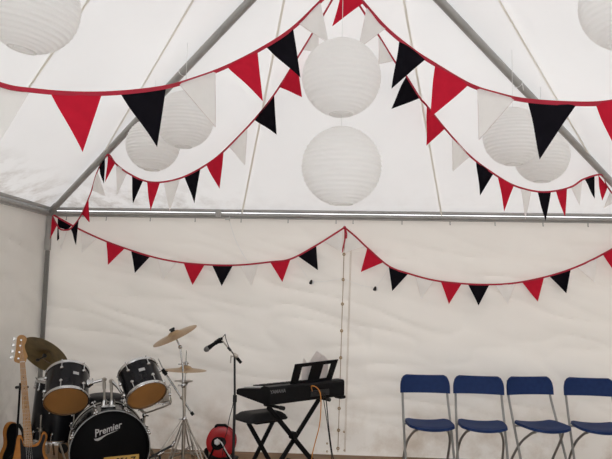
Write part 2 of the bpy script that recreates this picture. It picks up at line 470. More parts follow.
# bungee toggles and the thin elastic lines tied to the lacing
for (pu, pv, e1, e2) in ((311, 282, (297, 261), (343, 278)), (375, 288.5, (389, 268), (344, 279))):
    p = at(pu, pv, -.04)
    t = thing('bungee_toggle', p, 'small black toggle on thin line hung on the back wall, %s of the laced joint' % ('left' if pu < 343 else 'right'), 'toggle', 'toggles on the back wall')
    mb = MB(); m = frame((.3, 0, 1), p); mb.lathe([(.004, .022), (.010, .016), (.015, 0), (.017, -.016), (.008, -.024)], m, 14); mb.build('toggle_ball', BLACKR, t)
    mb = MB(); mb.box(p+V((.022, 0, -.005)), (.012, .012, .04), None, .004); mb.build('clip', WHITEP, t)
    mb = MB(); mb.tube([at(*e1, -.03), at((e1[0]+pu)/2, (e1[1]+pv)/2+1, -.035), p, at((pu+e2[0])/2, (pv+e2[1])/2+1.2, -.03), at(*e2, -.012)], .0018, 5); mb.build('elastic_line', WHITEP, t)

# ------------------------------------------------------------------ bunting
H0 = at(343, -20, -2.55)
def hip(sx, t, front=False): return V((sx*(W-3*t), (-6+3*t) if front else -3*t, ZE+RISE*t))
FM = {'r': REDF, 'k': BLACKF, 'w': WHITEF}
FL = {'r': 'red flag', 'k': 'black flag', 'w': 'white flag'}
def bunting(label, ctrl, flags, group, extra=None, wid=.019):
    C = [at(*c) if isinstance(c, tuple) else V(c) for c in ctrl]
    path = cr(C, 10)
    P2 = [pix(p) for p in path]
    root = thing('bunting', path[0], label, 'bunting', group)
    mb = MB()
    vs = []; n = len(path)
    for i, p in enumerate(path):
        t = (path[min(i+1, n-1)]-path[max(i-1, 0)]).normalized()
        up = V((0, 0, 1)); up = (up-t*up.dot(t)); up = up.normalized() if up.length > .05 else V((1, 0, 0))
        s_ = t.cross(up)
        h, w = wid/2, .0028
        vs += [p+up*h+s_*w, p+up*h-s_*w, p-up*h-s_*w, p-up*h+s_*w]
    fs = [(i*4+k, i*4+(k+1) % 4, i*4+4+(k+1) % 4, i*4+4+k) for i in range(n-1) for k in range(4)]+[(3, 2, 1, 0), (n*4-4, n*4-3, n*4-2, n*4-1)]
    mb.add(vs, fs); mb.build('tape', REDT, root)
    def near(u, v):
        best = None
        for i in range(n-1):
            ax, ay = P2[i]; bx, by = P2[i+1]; dx, dy = bx-ax, by-ay; L = dx*dx+dy*dy
            t = 0 if L < 1e-9 else max(0, min(1, ((u-ax)*dx+(v-ay)*dy)/L))
            d = (ax+dx*t-u)**2+(ay+dy*t-v)**2
            if best is None or d < best[0]: best = (d, path[i].lerp(path[i+1], t))
        return best[1]
    for k, (c, a, b, tip) in enumerate(flags):
        A = near(*a); B = near(*b)
        T = at(tip[0], tip[1], (A.y+B.y)/2+random.uniform(-.012, .012)+(0 if A.y < -.2 else -.01))
        nn = (B-A).cross(T-A).normalized(); ph = random.uniform(0, 6); am = .006
        def fn(s_, q):
            # s_ across, q down; collapses to the tip
            w = (1-q)*.998+.002
            p = A.lerp(B, s_).lerp(T, q) if False else A.lerp(B, .5)+(B-A)*((s_-.5)*w)+(T-A.lerp(B, .5))*q
            return p+nn*(am*math.sin(ph+3.1*s_*w*1.5+4.2*q)*min(1, q*3))
        mb = MB(); mb.sheet(fn, 6, 10, .0014)
        f = mb.build('flag', FM[c], root, 60); f['label'] = FL[c]
        if c == 'w':
            mb = MB(); mb.tube([A, T, B], .0016, 5); mb.build('hem', HEM, f)
    if extra: extra(root)
    return root

def a_tie(root):
    mb = MB(); z = ZE+RISE*2.55/3+.02
    mb.tube([H0+V((0, 0, -.02)), V((H0.x, H0.y, z))], .004, 6); mb.build('tie_cord', WHITEP, root)
    mb = MB(); mb.ball(H0, .022, 12, (1.2, .8, 1)); mb.build('knot', REDT, root)
bunting('front left bunting of big red, black and white flags sweeping from roof peak', [H0, (322, 0, -2.66), (293, 28, -2.85), (262, 48.5, -2.98), (227, 66.5, -3.12), (197, 78, -3.28), (166, 87, -3.5), (120, 92.7, -3.72), (76, 93.7, -3.86), (33, 90.5, -3.98), (0, 84.5, -4.07), (-60, 60, -4.2), hip(-1, .46, True)],
    [('w', (299, 24), (321, 3), (328, 43)), ('k', (266, 47), (293, 28), (300, 78)), ('r', (227, 67), (257.5, 51), (263, 101)), ('w', (179, 84), (215.5, 72.5), (215.5, 127)),
     ('k', (120, 93), (166, 87), (156.5, 147)), ('r', (50, 93.3), (102, 93.7), (82.5, 152)), ('w', (-20, 78), (30, 90.3), (-6, 151))], 'bunting strings under the roof', a_tie)
bunting('front right bunting of big red, black and white flags sweeping from roof peak', [H0, (362, 1, -2.66), (386, 28, -2.84), (412, 49.5, -2.98), (435, 64.5, -3.1), (469, 84.5, -3.25), (497, 94, -3.4), (527, 100.5, -3.58), (578, 103.8, -3.78), (612, 102, -3.93), (650, 92, -4.1), hip(1, .46, True)],
    [('r', (342, -17), (364, 2.5), (332.4, 26.5)), ('w', (366, 8), (386, 28), (358.4, 48.5)), ('k', (399.6, 39.5), (425.5, 59.5), (392, 89)), ('r', (435, 65), (469, 84.5), (429.5, 117)),
     ('w', (478, 87), (515, 98.5), (479, 140)), ('k', (527.5, 100.5), (577, 103.8), (540.5, 159.5)), ('r', (595.5, 103.2), (645, 94), (620, 161))], 'bunting strings under the roof')
bunting('rear left bunting from roof peak over left roof pole down to tent corner', [H0, (324, 14, -2.38), (298, 57, -1.98), (274.5, 94, -1.72), (254, 120, -1.5), (224, 151, -1.26), (206, 165, -1.14), (184, 176.8, -1.05), (163, 182, -.98), (145, 181, -.94), (127, 172.5, -.90), (115.5, 163.5, -.88), hip(-1, .308)+V((.01, -.02, -.03)), (97.5, 171, -.66), (91, 192, -.55), (84, 209, -.44), (78.5, 219.5, -.36), (70, 229, -.26), (61, 229.5, -.2), (56.5, 224, -.15), (52.5, 216, -.1)],
    [('w', (302.5, 49.5), (319, 22), (318, 52)), ('r', (279, 87), (297, 58.5), (302.5, 97)), ('k', (254.5, 120), (274, 94.5), (276.5, 134.5)), ('w', (229, 146), (247, 127.5), (245, 165)), ('r', (206.3, 165), (223.6, 151.5), (219, 188.5)), ('k', (184.5, 176.8), (200.4, 168.4), (194.3, 203)),
     ('w', (164, 182), (180, 178.4), (169.6, 211)), ('r', (147, 181.5), (160, 182.2), (150.4, 210.3)), ('k', (131.8, 175.5), (143, 180.5), (133, 203.5)), ('w', (116.5, 164.5), (127, 172.5), (117, 194.5)), ('r', (108, 155), (115.5, 163), (105.5, 182)),
     ('k', (99, 167), (105.5, 158), (103.3, 183.5)), ('w', (92, 190), (97, 172), (105.3, 196)), ('r', (81.5, 214), (88.6, 198.5), (90, 222.3)), ('k', (70.5, 228.5), (78.8, 219), (76.5, 245)), ('w', (58.5, 227.5), (67, 230), (60.5, 251)), ('r', (52.3, 216), (57, 225), (49.6, 239))], 'bunting strings under the roof', wid=.015)
bunting('rear right bunting of small flags hung from roof peak to the right roof pole', [H0, (365, 14, -2.38), (379, 36, -2.18), (394.5, 61, -1.96), (406, 75.7, -1.84), (420, 98, -1.64), (427, 106, -1.58), (445, 128.6, -1.40), (470, 156, -1.18), (494, 174, -1.05), (514, 185.5, -.98), (537, 191.5, -.93), (555, 191, -.90), (572, 186.5, -.88), (584, 179, -.86), hip(1, .237)+V((-.01, -.02, -.03)), (607, 186, -.5), (620, 203, -.4), (634, 216, -.25), (644, 222, -.1)],
    [('w', (378, 36), (394, 60.5), (379, 64)), ('k', (406.5, 76), (420, 98), (391, 108.5)), ('r', (427, 106), (445, 128.6), (426, 145.5)), ('w', (452, 137), (470, 156), (453, 171)), ('k', (476, 161), (493.4, 173.7), (480, 195.5)), ('r', (497.8, 176.5), (514, 185.5), (504.4, 211.3)),
     ('w', (521, 188.5), (531, 190.8), (525.7, 219)), ('k', (537.5, 191.5), (551, 191.6), (545.5, 221)), ('r', (555.7, 191), (567, 188.5), (565, 217)), ('w', (571, 187), (582, 180.5), (579.6, 205)), ('k', (584.5, 178.8), (593.5, 171.5), (595, 198.4)), ('r', (598.2, 175), (607.7, 186.5), (602, 200.4)),
     ('w', (611, 191), (618, 200), (604, 208))], 'bunting strings under the roof', wid=.015)
KN = at(344.6, 227.5, -.05)
def tie_tail(root):
    mb = MB()
    def rib(pts):
        q = cr(pts, 6); mb.sheet(lambda a, b: q[min(len(q)-1, int(b*(len(q)-1)+.5))]+V((.007*(2*a-1), 0, 0)), 1, len(q)-1, .002)
    rib([KN, at(345, 238, -.06), at(342, 252.6, -.05)]); rib([KN, at(346.5, 233, -.065), at(346.3, 238.5, -.07)])
    mb.build('ribbon_tail', REDT, root)
    mb = MB(); mb.ball(KN, .016, 12); mb.build('knot', REDT, root)
    mb = MB(); mb.tube([KN, V((KN.x-.01, -.01, ZE-.03))], .003, 6); mb.build('tie_cord', WHITEP, root)
bunting('back wall bunting left of the laced joint, from tent corner to centre tie', [(53.5, 215, -.1), (66, 222, -.09), (82, 230.5, -.08), (106.5, 241.5, -.07), (131, 250.3, -.06), (157, 258, -.055), (183.5, 262.8, -.05), (212, 265, -.05), (240, 265, -.05), (270, 262, -.05), (290.6, 259, -.05), (316, 245.5, -.05), KN],
    [('k', (57.7, 217.4), (72, 225.3), (57.2, 241)), ('w', (82, 230.5), (97, 237.5), (81.5, 252.7)), ('r', (106.5, 241.2), (125, 248), (108, 265)), ('k', (131, 250.3), (150.5, 256), (135, 273)), ('w', (157.6, 258), (176, 262), (163, 279.6)), ('r', (183.5, 262.8), (204.7, 264.8), (192.5, 285)),
     ('k', (212, 265), (233, 265.2), (221.8, 286)), ('w', (240, 265), (258.6, 264), (251.4, 286)), ('r', (270, 262), (290.6, 259), (282.4, 282)), ('k', (297.6, 255.8), (316.3, 245.5), (318, 270.3)), ('w', (323.5, 241), (342, 229.5), (342, 252.6))], 'bunting strings on the back wall', tie_tail, .017)
bunting('back wall bunting right of the laced joint, swagged from centre tie towards the right', [KN, (356, 237, -.05), (367, 247.5, -.05), (388.6, 266, -.05), (408.4, 273.5, -.05), (434, 280.3, -.05), (461.8, 283.6, -.05), (489, 284.6, -.05), (515, 283, -.05), (544, 277.3, -.055), (571, 269, -.06), (597, 257.3, -.06), (625, 241, -.07), (644, 224, -.1)],
    [('w', (347.5, 229), (365.7, 246), (344, 252.6)), ('r', (367.3, 247.8), (383.7, 262), (360.8, 272)), ('k', (388.6, 266), (408.4, 273.5), (392.3, 291)), ('w', (415.7, 275.7), (434, 280.3), (421, 299)), ('r', (440.8, 281.3), (461.8, 283.6), (449, 304)), ('k', (467.8, 284.2), (489.4, 284.6), (478.6, 305.5)),
     ('w', (495.3, 284.3), (515.5, 283), (507.6, 304)), ('r', (521.8, 281.8), (544, 277.3), (537.8, 301.6)), ('k', (549, 275.8), (570.8, 269), (566.5, 293.3)), ('w', (576.7, 266.7), (596.7, 257.5), (594.7, 282.4)), ('r', (602.8, 254.3), (625, 241), (617, 276))], 'bunting strings on the back wall', None, .017)

# ------------------------------------------------------------------ paper lanterns
LR = .2
shade_mb = MB()
prof = []
NR = 20
a0, a1 = math.radians(17), math.radians(163)
for i in range(NR*4+1):
    a = a0+(a1-a0)*i/(NR*4); k = (i % 4)/4
    r = LR*(1-.030*math.sin(PI*k))
    prof.append((r*math.sin(a), -r*math.cos(a)*.985))
shade_mb.open_lathe(prof, Matrix.Identity(4), 40)
wire_mb = MB()
rb, zb = prof[0]
for zz in (zb, -zb):
    wire_mb.tube([(rb*math.cos(2*PI*i/28), rb*math.sin(2*PI*i/28), zz) for i in range(28)], .0026, 6, closed=True)
wire_mb.tube([(-rb, 0, zb), (0, 0, zb+.012), (rb, 0, zb)], .0016, 6); wire_mb.tube([(0, -rb, -zb), (0, 0, -zb-.005), (0, rb, -zb)], .0018, 6)
wire_mb.tube([(-rb*.7, 0, zb), (-rb*.7, 0, -zb)], .0016, 6); wire_mb.tube([(rb*.7, 0, zb), (rb*.7, 0, -zb)], .0016, 6)
wire_mb.tube([(-rb, 0, -zb), (0, 0, -zb), (rb, 0, -zb)], .0018, 6)
WIRE = mat('lantern_wire', (.82, .81, .79), .5, 0)
lan0 = None
def lantern(u, v, rad, label, top=None, tilt=(0, 0, 0)):
    global lan0
    Y = F*LR/rad-CD
    d = ray(u, v); k = (F*LR/rad)/d.dot(FW)
    p = EYE+d*k
    if lan0 is None:
        t = thing('paper_lantern', (0, 0, 0), label, 'lantern', 'paper lanterns')
        a = shade_mb.build('shade', PAPER, t, 180); b = wire_mb.build('wire_frame', WIRE, t)
        lan0 = (t, a, b)
    else:
        t = lan0[0].copy(); COL.objects.link(t); t['label'] = label
        for ch in lan0[1:]:
            c = ch.copy(); COL.objects.link(c); c.parent = t
    t.location = p; t.rotation_euler = tilt
    if top is None:
        sx = -1 if p.x < 0 else 1
        zr = min(ZE+HANG+RISE*(3-abs(p.x))/3, ZE+HANG+RISE*(-p.y)/3)-.01
        top = V((p.x, p.y, zr))
    mt = Matrix.Translation(p) @ t.rotation_euler.to_matrix().to_4x4()
    mi = mt.inverted()
    mb = MB(); hk = V((0, 0, -zb)); mb.tube([hk, mi @ top], .0016, 5)
    c = mb.build('cord', WHITEP); c.parent = t
    return p
G = 'paper lanterns'
p1 = lantern(341.5, 78, 39.6, 'white paper lantern hanging in the middle, upper of the two under the roof peak', V((0.0, -3.0, ZE+RISE-.06)))
p2 = lantern(341.5, 166.5, 40.2, 'white paper lantern hanging in the middle, lower of the two under the roof peak', p1+V((0, 0, zb)))
lantern(32, 7, 47, 'large near white paper lantern cut off by top left corner of photo', None, (math.radians(2), math.radians(11), 0))
lantern(629, 3, 47.5, 'large near white paper lantern cut off by top right corner of photo')
lantern(184.5, 120, 29, 'white paper lantern left of centre behind the big black flag, upper right of that pair')
lantern(153, 145, 26.8, 'white paper lantern left of centre, lower left one of that pair')
lantern(513, 137, 29.5, 'white paper lantern right of centre, upper left one of that pair')
lantern(541.5, 156, 27.4, 'white paper lantern right of centre, lower right one of that pair')

# ------------------------------------------------------------------ folding chairs
def rrect(w, h, r, n=6):
    o = []
    for (cx, cy, a) in ((w/2-r, h/2-r, 0), (-w/2+r, h/2-r, 90), (-w/2+r, -h/2+r, 180), (w/2-r, -h/2+r, 270)):
        o += [(cx+r*math.cos(math.radians(a+90*k/n)), cy+r*math.sin(math.radians(a+90*k/n))) for k in range(n+1)]
    return o
def make_chair(label):
    t = thing('folding_chair', (0, 0, 0), label, 'chair', 'blue folding chairs')
    # local: sitter faces -y, back panel at y=+.16 ; back top z .815
    hw = .226
    mb = MB()
    def back(a, b):                                     # a across, b up; rounded upper corners, wraps forward
        z = .672+.158*b
        x = (2*a-1)
        w = hw
        zt = z
        if b > .35:
            q = (b-.35)/.65; w = hw-.055*(1-math.sqrt(max(0, 1-q*q)))
        return V((x*w, .185-.030*(abs(x)**2.2)+.02*(b-.5), zt))
    mb.sheet(back, 24, 14, .018); mb.build('backrest', BLUEP, t, 50)
    mb = MB()
    def seat(a, b):                                     # b back to front
        y = .12-.37*b; x = 2*a-1
        w = .190+.012*math.sin(PI*min(1, b*1.1))
        if b > .8: w -= .07*((b-.8)/.2)**2.2
        if b < .12: w -= .03*((.12-b)/.12)**2
        z = .435+.012*(x*x)-.004-.012*max(0, (b-.75)/.25)**2-.008*math.sin(PI*b)*(1-x*x)
        return V((x*w, y, z))
    mb.sheet(seat, 20, 18, .022); mb.build('seat', BLUEP, t, 50)
    for s_ in (-1, 1):
        mb = MB()
        mb.tube(cr([(s_*.205, .178, .80), (s_*.205, .168, .66), (s_*.210, .06, .42), (s_*.214, -.13, .0+.011)], 6), .0108, 10)
        mb.build('front_leg', CHAIRT, t)
        mb = MB()
        mb.tube(cr([(s_*.125, -.17, .408), (s_*.150, -.13, .385), (s_*.185, -.02, .29), (s_*.198, .10, .15), (s_*.200, .20, .011)], 6), .0108, 10)
        mb.build('rear_leg', CHAIRT, t)
    mb = MB(); mb.tube([(-.214, -.11, .05), (.214, -.11, .05)], .008, 8); mb.build('stretcher', CHAIRT, t)
    mb = MB(); mb.tube([(-.200, .18, .06), (.200, .18, .06)], .008, 8); mb.build('stretcher', CHAIRT, t)
    mb = MB(); mb.tube([(-.205, .07, .412), (.205, .07, .412)], .008, 8); mb.build('seat_rod', CHAIRT, t)
    mb = MB(); mb.tube([(-.14, -.165, .412), (.14, -.165, .412)], .008, 8); mb.build('seat_rod', CHAIRT, t)
    return t
ch0 = make_chair('')
# pixel of the top middle of each backrest, depth, turn
spots = [(424.5, -.34, 3, 'blue folding chair at left end of the row against the back wall', 0), (478, -.32, -4, 'blue folding chair, second from left in the row along the wall', 0),
         (528, -.27, 12, 'blue folding chair turned sideways, third from left in the row', -2), (588, -.25, -3, 'blue folding chair at right end of the row, cut by edge of photo', 2)]
for i, (u, Y, a, lab, rl) in enumerate(spots):
    if i == 0: t = ch0
    else:
        t = ch0.copy(); COL.objects.link(t)
        for ch in list(ch0.children):
            c = ch.copy(); COL.objects.link(c); c.parent = t
    t['label'] = lab
    p = at(u, 376.5, Y); a = math.radians(a)
    t.location = (p.x+.19*math.sin(a), p.y-.19*math.cos(a), 0); t.rotation_euler = (0, 0, a)

# ------------------------------------------------------------------ drums
def axis_view(p, img, a):
    """unit vector tilted by a (deg) away from the line to the viewer, leaning in image direction img (right, down)"""
    to = (EYE-V(p)).normalized(); r = RT-to*RT.dot(to); r.normalize(); d = -(UP-to*UP.dot(to)-r*UP.dot(r)); d.normalize()
    l = math.hypot(*img); a = math.radians(a)
    return (to*math.cos(a)+(r*img[0]+d*img[1])*(math.sin(a)/l)).normalized()
def hoop(mb, m, R, z, h=.014, t=.006):
    mb.lathe([(R-.002, z-h), (R+t, z-h), (R+t+.002, z-h+.003), (R+t, z-h+.006), (R+t, z+h-.005), (R+t+.003, z+h), (R-.002, z+h)], m, 48, True)
def drum(name, loc, label, B, ax, R, L, shellm, bm, tm, nl=6, a0=.3, badge=None, hoopm=None, cat='drum'):
    """B centre of lower head, ax axis from lower to upper head"""
    hoopm = hoopm or CHROME
    t = thing(name, loc, label, cat)
    m = frame(ax, B)
    mb = MB(); mb.open_lathe([(R-.004, .004), (R, .004), (R, L-.004), (R-.004, L-.004)], m, 56); mb.build('shell', shellm, t)
    for z, k in ((.0, -1), (L, 1)):
        mb = MB(); hoop(mb, m, R, z+k*.002, .011, .005); mb.build('hoop', hoopm, t)
    mb = MB(); mb.lathe([(1e-6, -.004), (R*.5, -.0045), (R-.006, -.004), (R, .004)], m, 56); h = mb.build('lower_head', bm, t)
    mb = MB(); mb.lathe([(R, L-.004), (R-.006, L+.004), (R*.5, L+.0045), (1e-6, L+.004)], m, 56); mb.build('upper_head', tm, t)
    for k in range(nl):
        a = a0+2*PI*k/nl; c, s_ = math.cos(a), math.sin(a)
        for z, sg in ((.062, -1), (L-.062, 1)):
            mb = MB(); q = frame((c*m[0][0]+s_*m[0][1], c*m[1][0]+s_*m[1][1], c*m[2][0]+s_*m[2][1]), m @ V((R*c, R*s_, z)), ax)
            mb.lathe([(.013, 0), (.013, .012), (.009, .018), (1e-6, .019)], q, 12)
            mb.tube([m @ V(((R+.011)*c, (R+.011)*s_, z)), m @ V(((R+.010)*c, (R+.010)*s_, z+sg*.055))], .0035, 8)
            mb.ball(m @ V(((R+.010)*c, (R+.010)*s_, (z+sg*.078) if sg > 0 else z-.078)), .006, 8)
            mb.build('lug', CHROME, t)
    if badge is not None:
        mb = MB(); a = badge; wv = [V((R+.0015, 0, 0))]
        def fn(u, v):
            aa = a+(u-.5)*.045/R
            return m @ V(((R+.002)*math.cos(aa), (R+.002)*math.sin(aa), L*.56+(v-.5)*.026))
        mb.sheet(fn, 6, 2, .002); mb.build('badge', GREYP, t)
    return t, m
def ang_of(m, d):
    """angle about the axis of m that faces direction d"""
    x = V((m[0][0], m[1][0], m[2][0])); y = V((m[0][1], m[1][1], m[2][1]))
    return math.atan2(d.dot(y), d.dot(x))

# bass drum
BY = -1.42
BC = at(110.2, 449.5, BY); BR = .287
BN = V((.40, -.915, 0.0)).normalized()
BL = .42
BACK = BC-BN*BL
bd = thing('bass_drum', (BC.x, BC.y, 0), 'black bass drum with silver lettering and yellow plate on its front skin', 'drum')
BM = frame(BN, BACK, (0, 0, 1))               # local z runs back to front
mb = MB(); mb.open_lathe([(BR-.004, .02), (BR, .02), (BR, BL-.02), (BR-.004, BL-.02)], BM, 72); mb.build('shell', BLACKL, bd)
HOOPB = mat('grey_hoop', (.30, .30, .30), .3, .8)
for z in (.0, BL):
    mb = MB(); mb.lathe([(BR-.004, z-.022), (BR+.012, z-.022), (BR+.012, z+.022), (BR-.004, z+.022)], BM, 72, True); mb.build('hoop', BLACKHEAD, bd)
    mb = MB(); zz = z+.0225
    mb.lathe([(BR+.006, zz-.004), (BR+.006, zz+.003), (BR+.013, zz+.003), (BR+.013, zz-.004)], BM, 72, True); mb.build('hoop_rim', HOOPB if z else CHROMED, bd)
mb = MB(); mb.lathe([(BR-.002, BL+.004), (BR-.012, BL+.010), (BR*.5, BL+.012), (1e-6, BL+.012)], BM, 72); fh = mb.build('front_head', BLACKHEAD, bd)
mb = MB(); mb.lathe([(1e-6, -.008), (BR*.5, -.008), (BR-.012, -.006), (BR-.002, .0)], BM, 72); mb.build('batter_head', SKIN, bd)
for k in range(8):
    a = math.radians(23)+2*PI*k/8; c, s_ = math.cos(a), math.sin(a)
    for z0, sg in ((0., 1), (BL, -1)):
        mb = MB(); P = lambda r, z: BM @ V((r*c, r*s_, z))
        mb.tube([P(BR+.026, z0-sg*.026), P(BR+.024, z0+sg*.13)], .0045, 8)
        T_ = (BM.to_3x3() @ V((-s_, c, 0)))
        for kk in (-.010, .010): mb.ball(P(BR+.022, z0-sg*.022)+T_*kk, .0125, 10)
        mb.ball(P(BR+.010, z0-sg*.026), .008, 8)
        lug = frame(BM.to_3x3() @ V((c, s_, 0)), P(BR, z0+sg*.13), BM.to_3x3() @ V((0, 0, 1)))
        mb.box((0, 0, .012), (.06, .022, .024), lug, .008)
        mb.build('claw_hook', CHROME, bd)
# script lettering, silver, climbing to the right with a swash
vs, fs = textmesh('Premier', .073, .32, .0006, .0012)
fx = BM.to_3x3() @ V((0, -1, 0)); fx = V((fx.x, fx.y, fx.z))
# face frame: right = horizontal, up = z, normal = BN
FR = V((0, 0, 1)).cross(BN).normalized()
FACE = Matrix((FR, V((0, 0, 1)), BN)).transposed().to_4x4(); FACE.translation = BC+BN*.0135
lp = on_plane(107.6, 429.5, BC+BN*.0135, BN); q = FACE.inverted() @ lp
rot = math.radians(17)
def sc(p): return FACE @ V((q.x+p[0]*math.cos(rot)-p[1]*math.sin(rot), q.y+p[0]*math.sin(rot)+p[1]*math.cos(rot), p[2]))
mb = MB(); mb.add([sc((v.x*.86, v.y*(1.15 if v.x < -.085 else .95), v.z)) for v in vs], fs)
sw = [(-.112, -.034), (-.085, -.040), (-.055, -.037), (-.02, -.031), (.03, -.030), (.075, -.030), (.03, -.035), (-.02, -.039), (-.045, -.047), (-.065, -.056), (-.088, -.058), (-.105, -.050)]
mb.add([sc((x, y, .0006)) for x, y in sw]+[sc((x, y, -.0006)) for x, y in sw], [tuple(range(len(sw))), tuple(range(2*len(sw)-1, len(sw)-1, -1))]+[(i, (i+1) % len(sw), len(sw)+(i+1) % len(sw), len(sw)+i) for i in range(len(sw))])
mb.build('lettering', GREYP, bd, 30)
# yellow plate
lp = on_plane(121.5, 464, BC+BN*.014, BN); q2 = FACE.inverted() @ lp
r2 = math.radians(2.0)
PM = FACE @ Matrix.Translation((q2.x, q2.y, .002)) @ Matrix.Rotation(r2, 4, 'Z')
mb = MB(); mb.box((0, 0, 0), (.262, .125, .004), PM, .002); pl = mb.build('yellow_plate', YELLOW, bd)
vs, fs = textmesh('D 956 Z', .072, 0, .0008, .001)
mb = MB(); mb.add([PM @ (V((v.x*.86, v.y+.020, v.z+.0028))) for v in vs], fs); mb.build('lettering', BLACKP, pl, 30)
# spurs
for s_ in (-1, 1):
    a = BC-BN*.14+FR*s_*(BR*.93)+V((0, 0, -.08)); b = V((a.x+FR.x*s_*.12+BN.x*.12, a.y+FR.y*s_*.12+BN.y*.12, .012))
    mb = MB(); mb.tube([a, b], .007, 10); mb.ball((b.x, b.y, .012), .012, 10); mb.build('spur', CHROMED, bd)
# tom mount on the shell: base plate, two posts, two arms
top = BM @ V((BR+.012, 0, BL*.55))
MBASE = top
mp = at(108, 405.5, (BC-BN*.17).y)
mb = MB(); base_c = V((mp.x, (BC-BN*.17).y, BC.z+BR))
bm_ = Matrix((FR, BN*-1, V((0, 0, 1)))).transposed().to_4x4(); bm_.translation = base_c
mb.box((0, 0, .008), (.125, .07, .026), bm_, .010); mount = mb.build('mount_plate', CHROME, bd)
mb = MB()
for s_ in (-1, 1): mb.lathe([(.026, 0), (.024, .03), (.017, .045), (.0165, .02)], bm_ @ Matrix.Translation((s_*.03, 0, .02)), 16)
mb.build('post_collar', CHROME, bd)
TY = base_c.y
posts = []
for k, (u0, v0, u1, v1) in enumerate(((104.4, 404, 104.2, 379.5), (111.8, 404, 111.3, 381))):
    a = at(u0, v0, TY); b = at(u1, v1, TY); a.z = base_c.z+.02
    mb = MB(); mb.cyl(a, b, .0095, 12); mb.cyl(a.lerp(b, .62), a.lerp(b, .90), .0135, 12); mb.build('mount_post', CHROMED, bd); posts.append(b)
    mb = MB(); mb.ball(b, .020, 12, (1, 1, .9)); mb.box(b+V((0, -.016, 0)), (.022, .02, .03), None, .005); mb.build('tilt_joint', CHROMED, bd)

# rack toms
LB = at(66.4, 400.6, -1.42); LA = -axis_view(LB, (.04, 1), 51)
lt, LM = drum('rack_tom', (LB.x, LB.y, LB.z), 'black rack tom on the left, its amber lower skin facing out above the bass drum', LB, LA, .163, .255, BLACKL, SKIN, SKIN, 6, -.28, .38)
def readj(root, m, R, L): pass
RB = at(146.6, 394.8, -1.44); RA = -axis_view(RB, (.40, .92), 56)
rt, RMM = drum('rack_tom', (RB.x, RB.y, RB.z), 'black rack tom on the right, tilted, beside the cymbal stands', RB, RA, .151, .235, BLACKL, SKIN, SKIN, 6, .1, -.32)
for (tm_, m, post, R, L, img) in ((lt, LM, posts[0], .163, .255, (87.5, 380)), (rt, RMM, posts[1], .151, .235, (124.5, 380))):
    mb = MB(); side = (post-(m @ V((0, 0, L*.5)))); axn = V((m[0][2], m[1][2], m[2][2])); side = (side-axn*side.dot(axn)).normalized()
    c0 = m @ V((0, 0, L*.5)); s0 = c0+side*(R+.004)
    q = frame(side, c0+side*(R-.006)); mb.lathe([(.036, 0), (.036, .012), (.026, .026), (.02, .044), (1e-6, .046)], q, 16)
    mb.tube([s0+side*.02, s0.lerp(post, .55), post], .0115, 10)
    mb.cyl(s0+side*.03, s0+side*.03+axn*.04, .006, 8)
    mb.build('mount_arm', CHROME, tm_)

# floor tom
FT = at(57, 411, -.98); ftR = .205
ftop = at(57, 381, -.98).z; fbot = at(57, 437, -.98).z
ft, FM_ = drum('floor_tom', (FT.x, FT.y, 0), 'black floor tom standing on legs behind the left rack tom', V((FT.x, FT.y, fbot)), V((.05, .04, 1)), ftR, ftop-fbot, BLACKL, SKIN, WHITEF, 8, .25, ang_of(frame((.05, .04, 1), FT), (EYE-FT)+V((-.9, 0, 0))))
for a in (200, 262, 330):
    c, s_ = math.cos(math.radians(a)), math.sin(math.radians(a))
    x, y = FT.x+(ftR+.02)*c, FT.y+(ftR+.02)*s_
    mb = MB(); mb.tube(cr([(x, y, fbot+.22), (x, y, fbot+.03), (x+.01*c, y+.01*s_, fbot-.08), (x+.05*c, y+.05*s_, .012)], 5), .0055, 8); mb.ball((x+.05*c, y+.05*s_, .014), .014, 10)
    mb.box((x-.006*c, y-.006*s_, fbot+.10), (.03, .03, .035), None, .006); mb.cyl((x, y, fbot+.11), (x+.045*c, y+.045*s_, fbot+.125), .005, 8)
    mb.build('leg', CHROMED, ft)

# drum throne
TC = at(104.5, 397.5, -.62)
th = thing('drum_throne', (TC.x, TC.y, 0), 'round dark grey drum stool seat behind the bass drum', 'stool')
mb = MB(); R_ = .165; zt = at(104.5, 392.8, -.55).z
m = frame((0, 0, 1), (TC.x, TC.y, 0))
mb.lathe([(1e-6, zt-.085), (R_-.02, zt-.085), (R_-.004, zt-.075), (R_, zt-.045), (R_-.004, zt-.018), (R_-.03, zt-.004), (R_*.5, zt), (1e-6, zt)], m, 40); mb.build('seat', VINYL, th)
mb = MB(); mb.cyl((TC.x, TC.y, .12), (TC.x, TC.y, zt-.08), .014, 12); mb.build('post', CHROMED, th)
for k in range(3):
    a = 1.2+2*PI*k/3; mb = MB(); mb.tube([(TC.x, TC.y, .30), (TC.x+.24*math.cos(a), TC.y+.24*math.sin(a), .012)], .009, 8); mb.ball((TC.x+.24*math.cos(a), TC.y+.24*math.sin(a), .014), .014, 8); mb.build('leg', CHROMED, th)

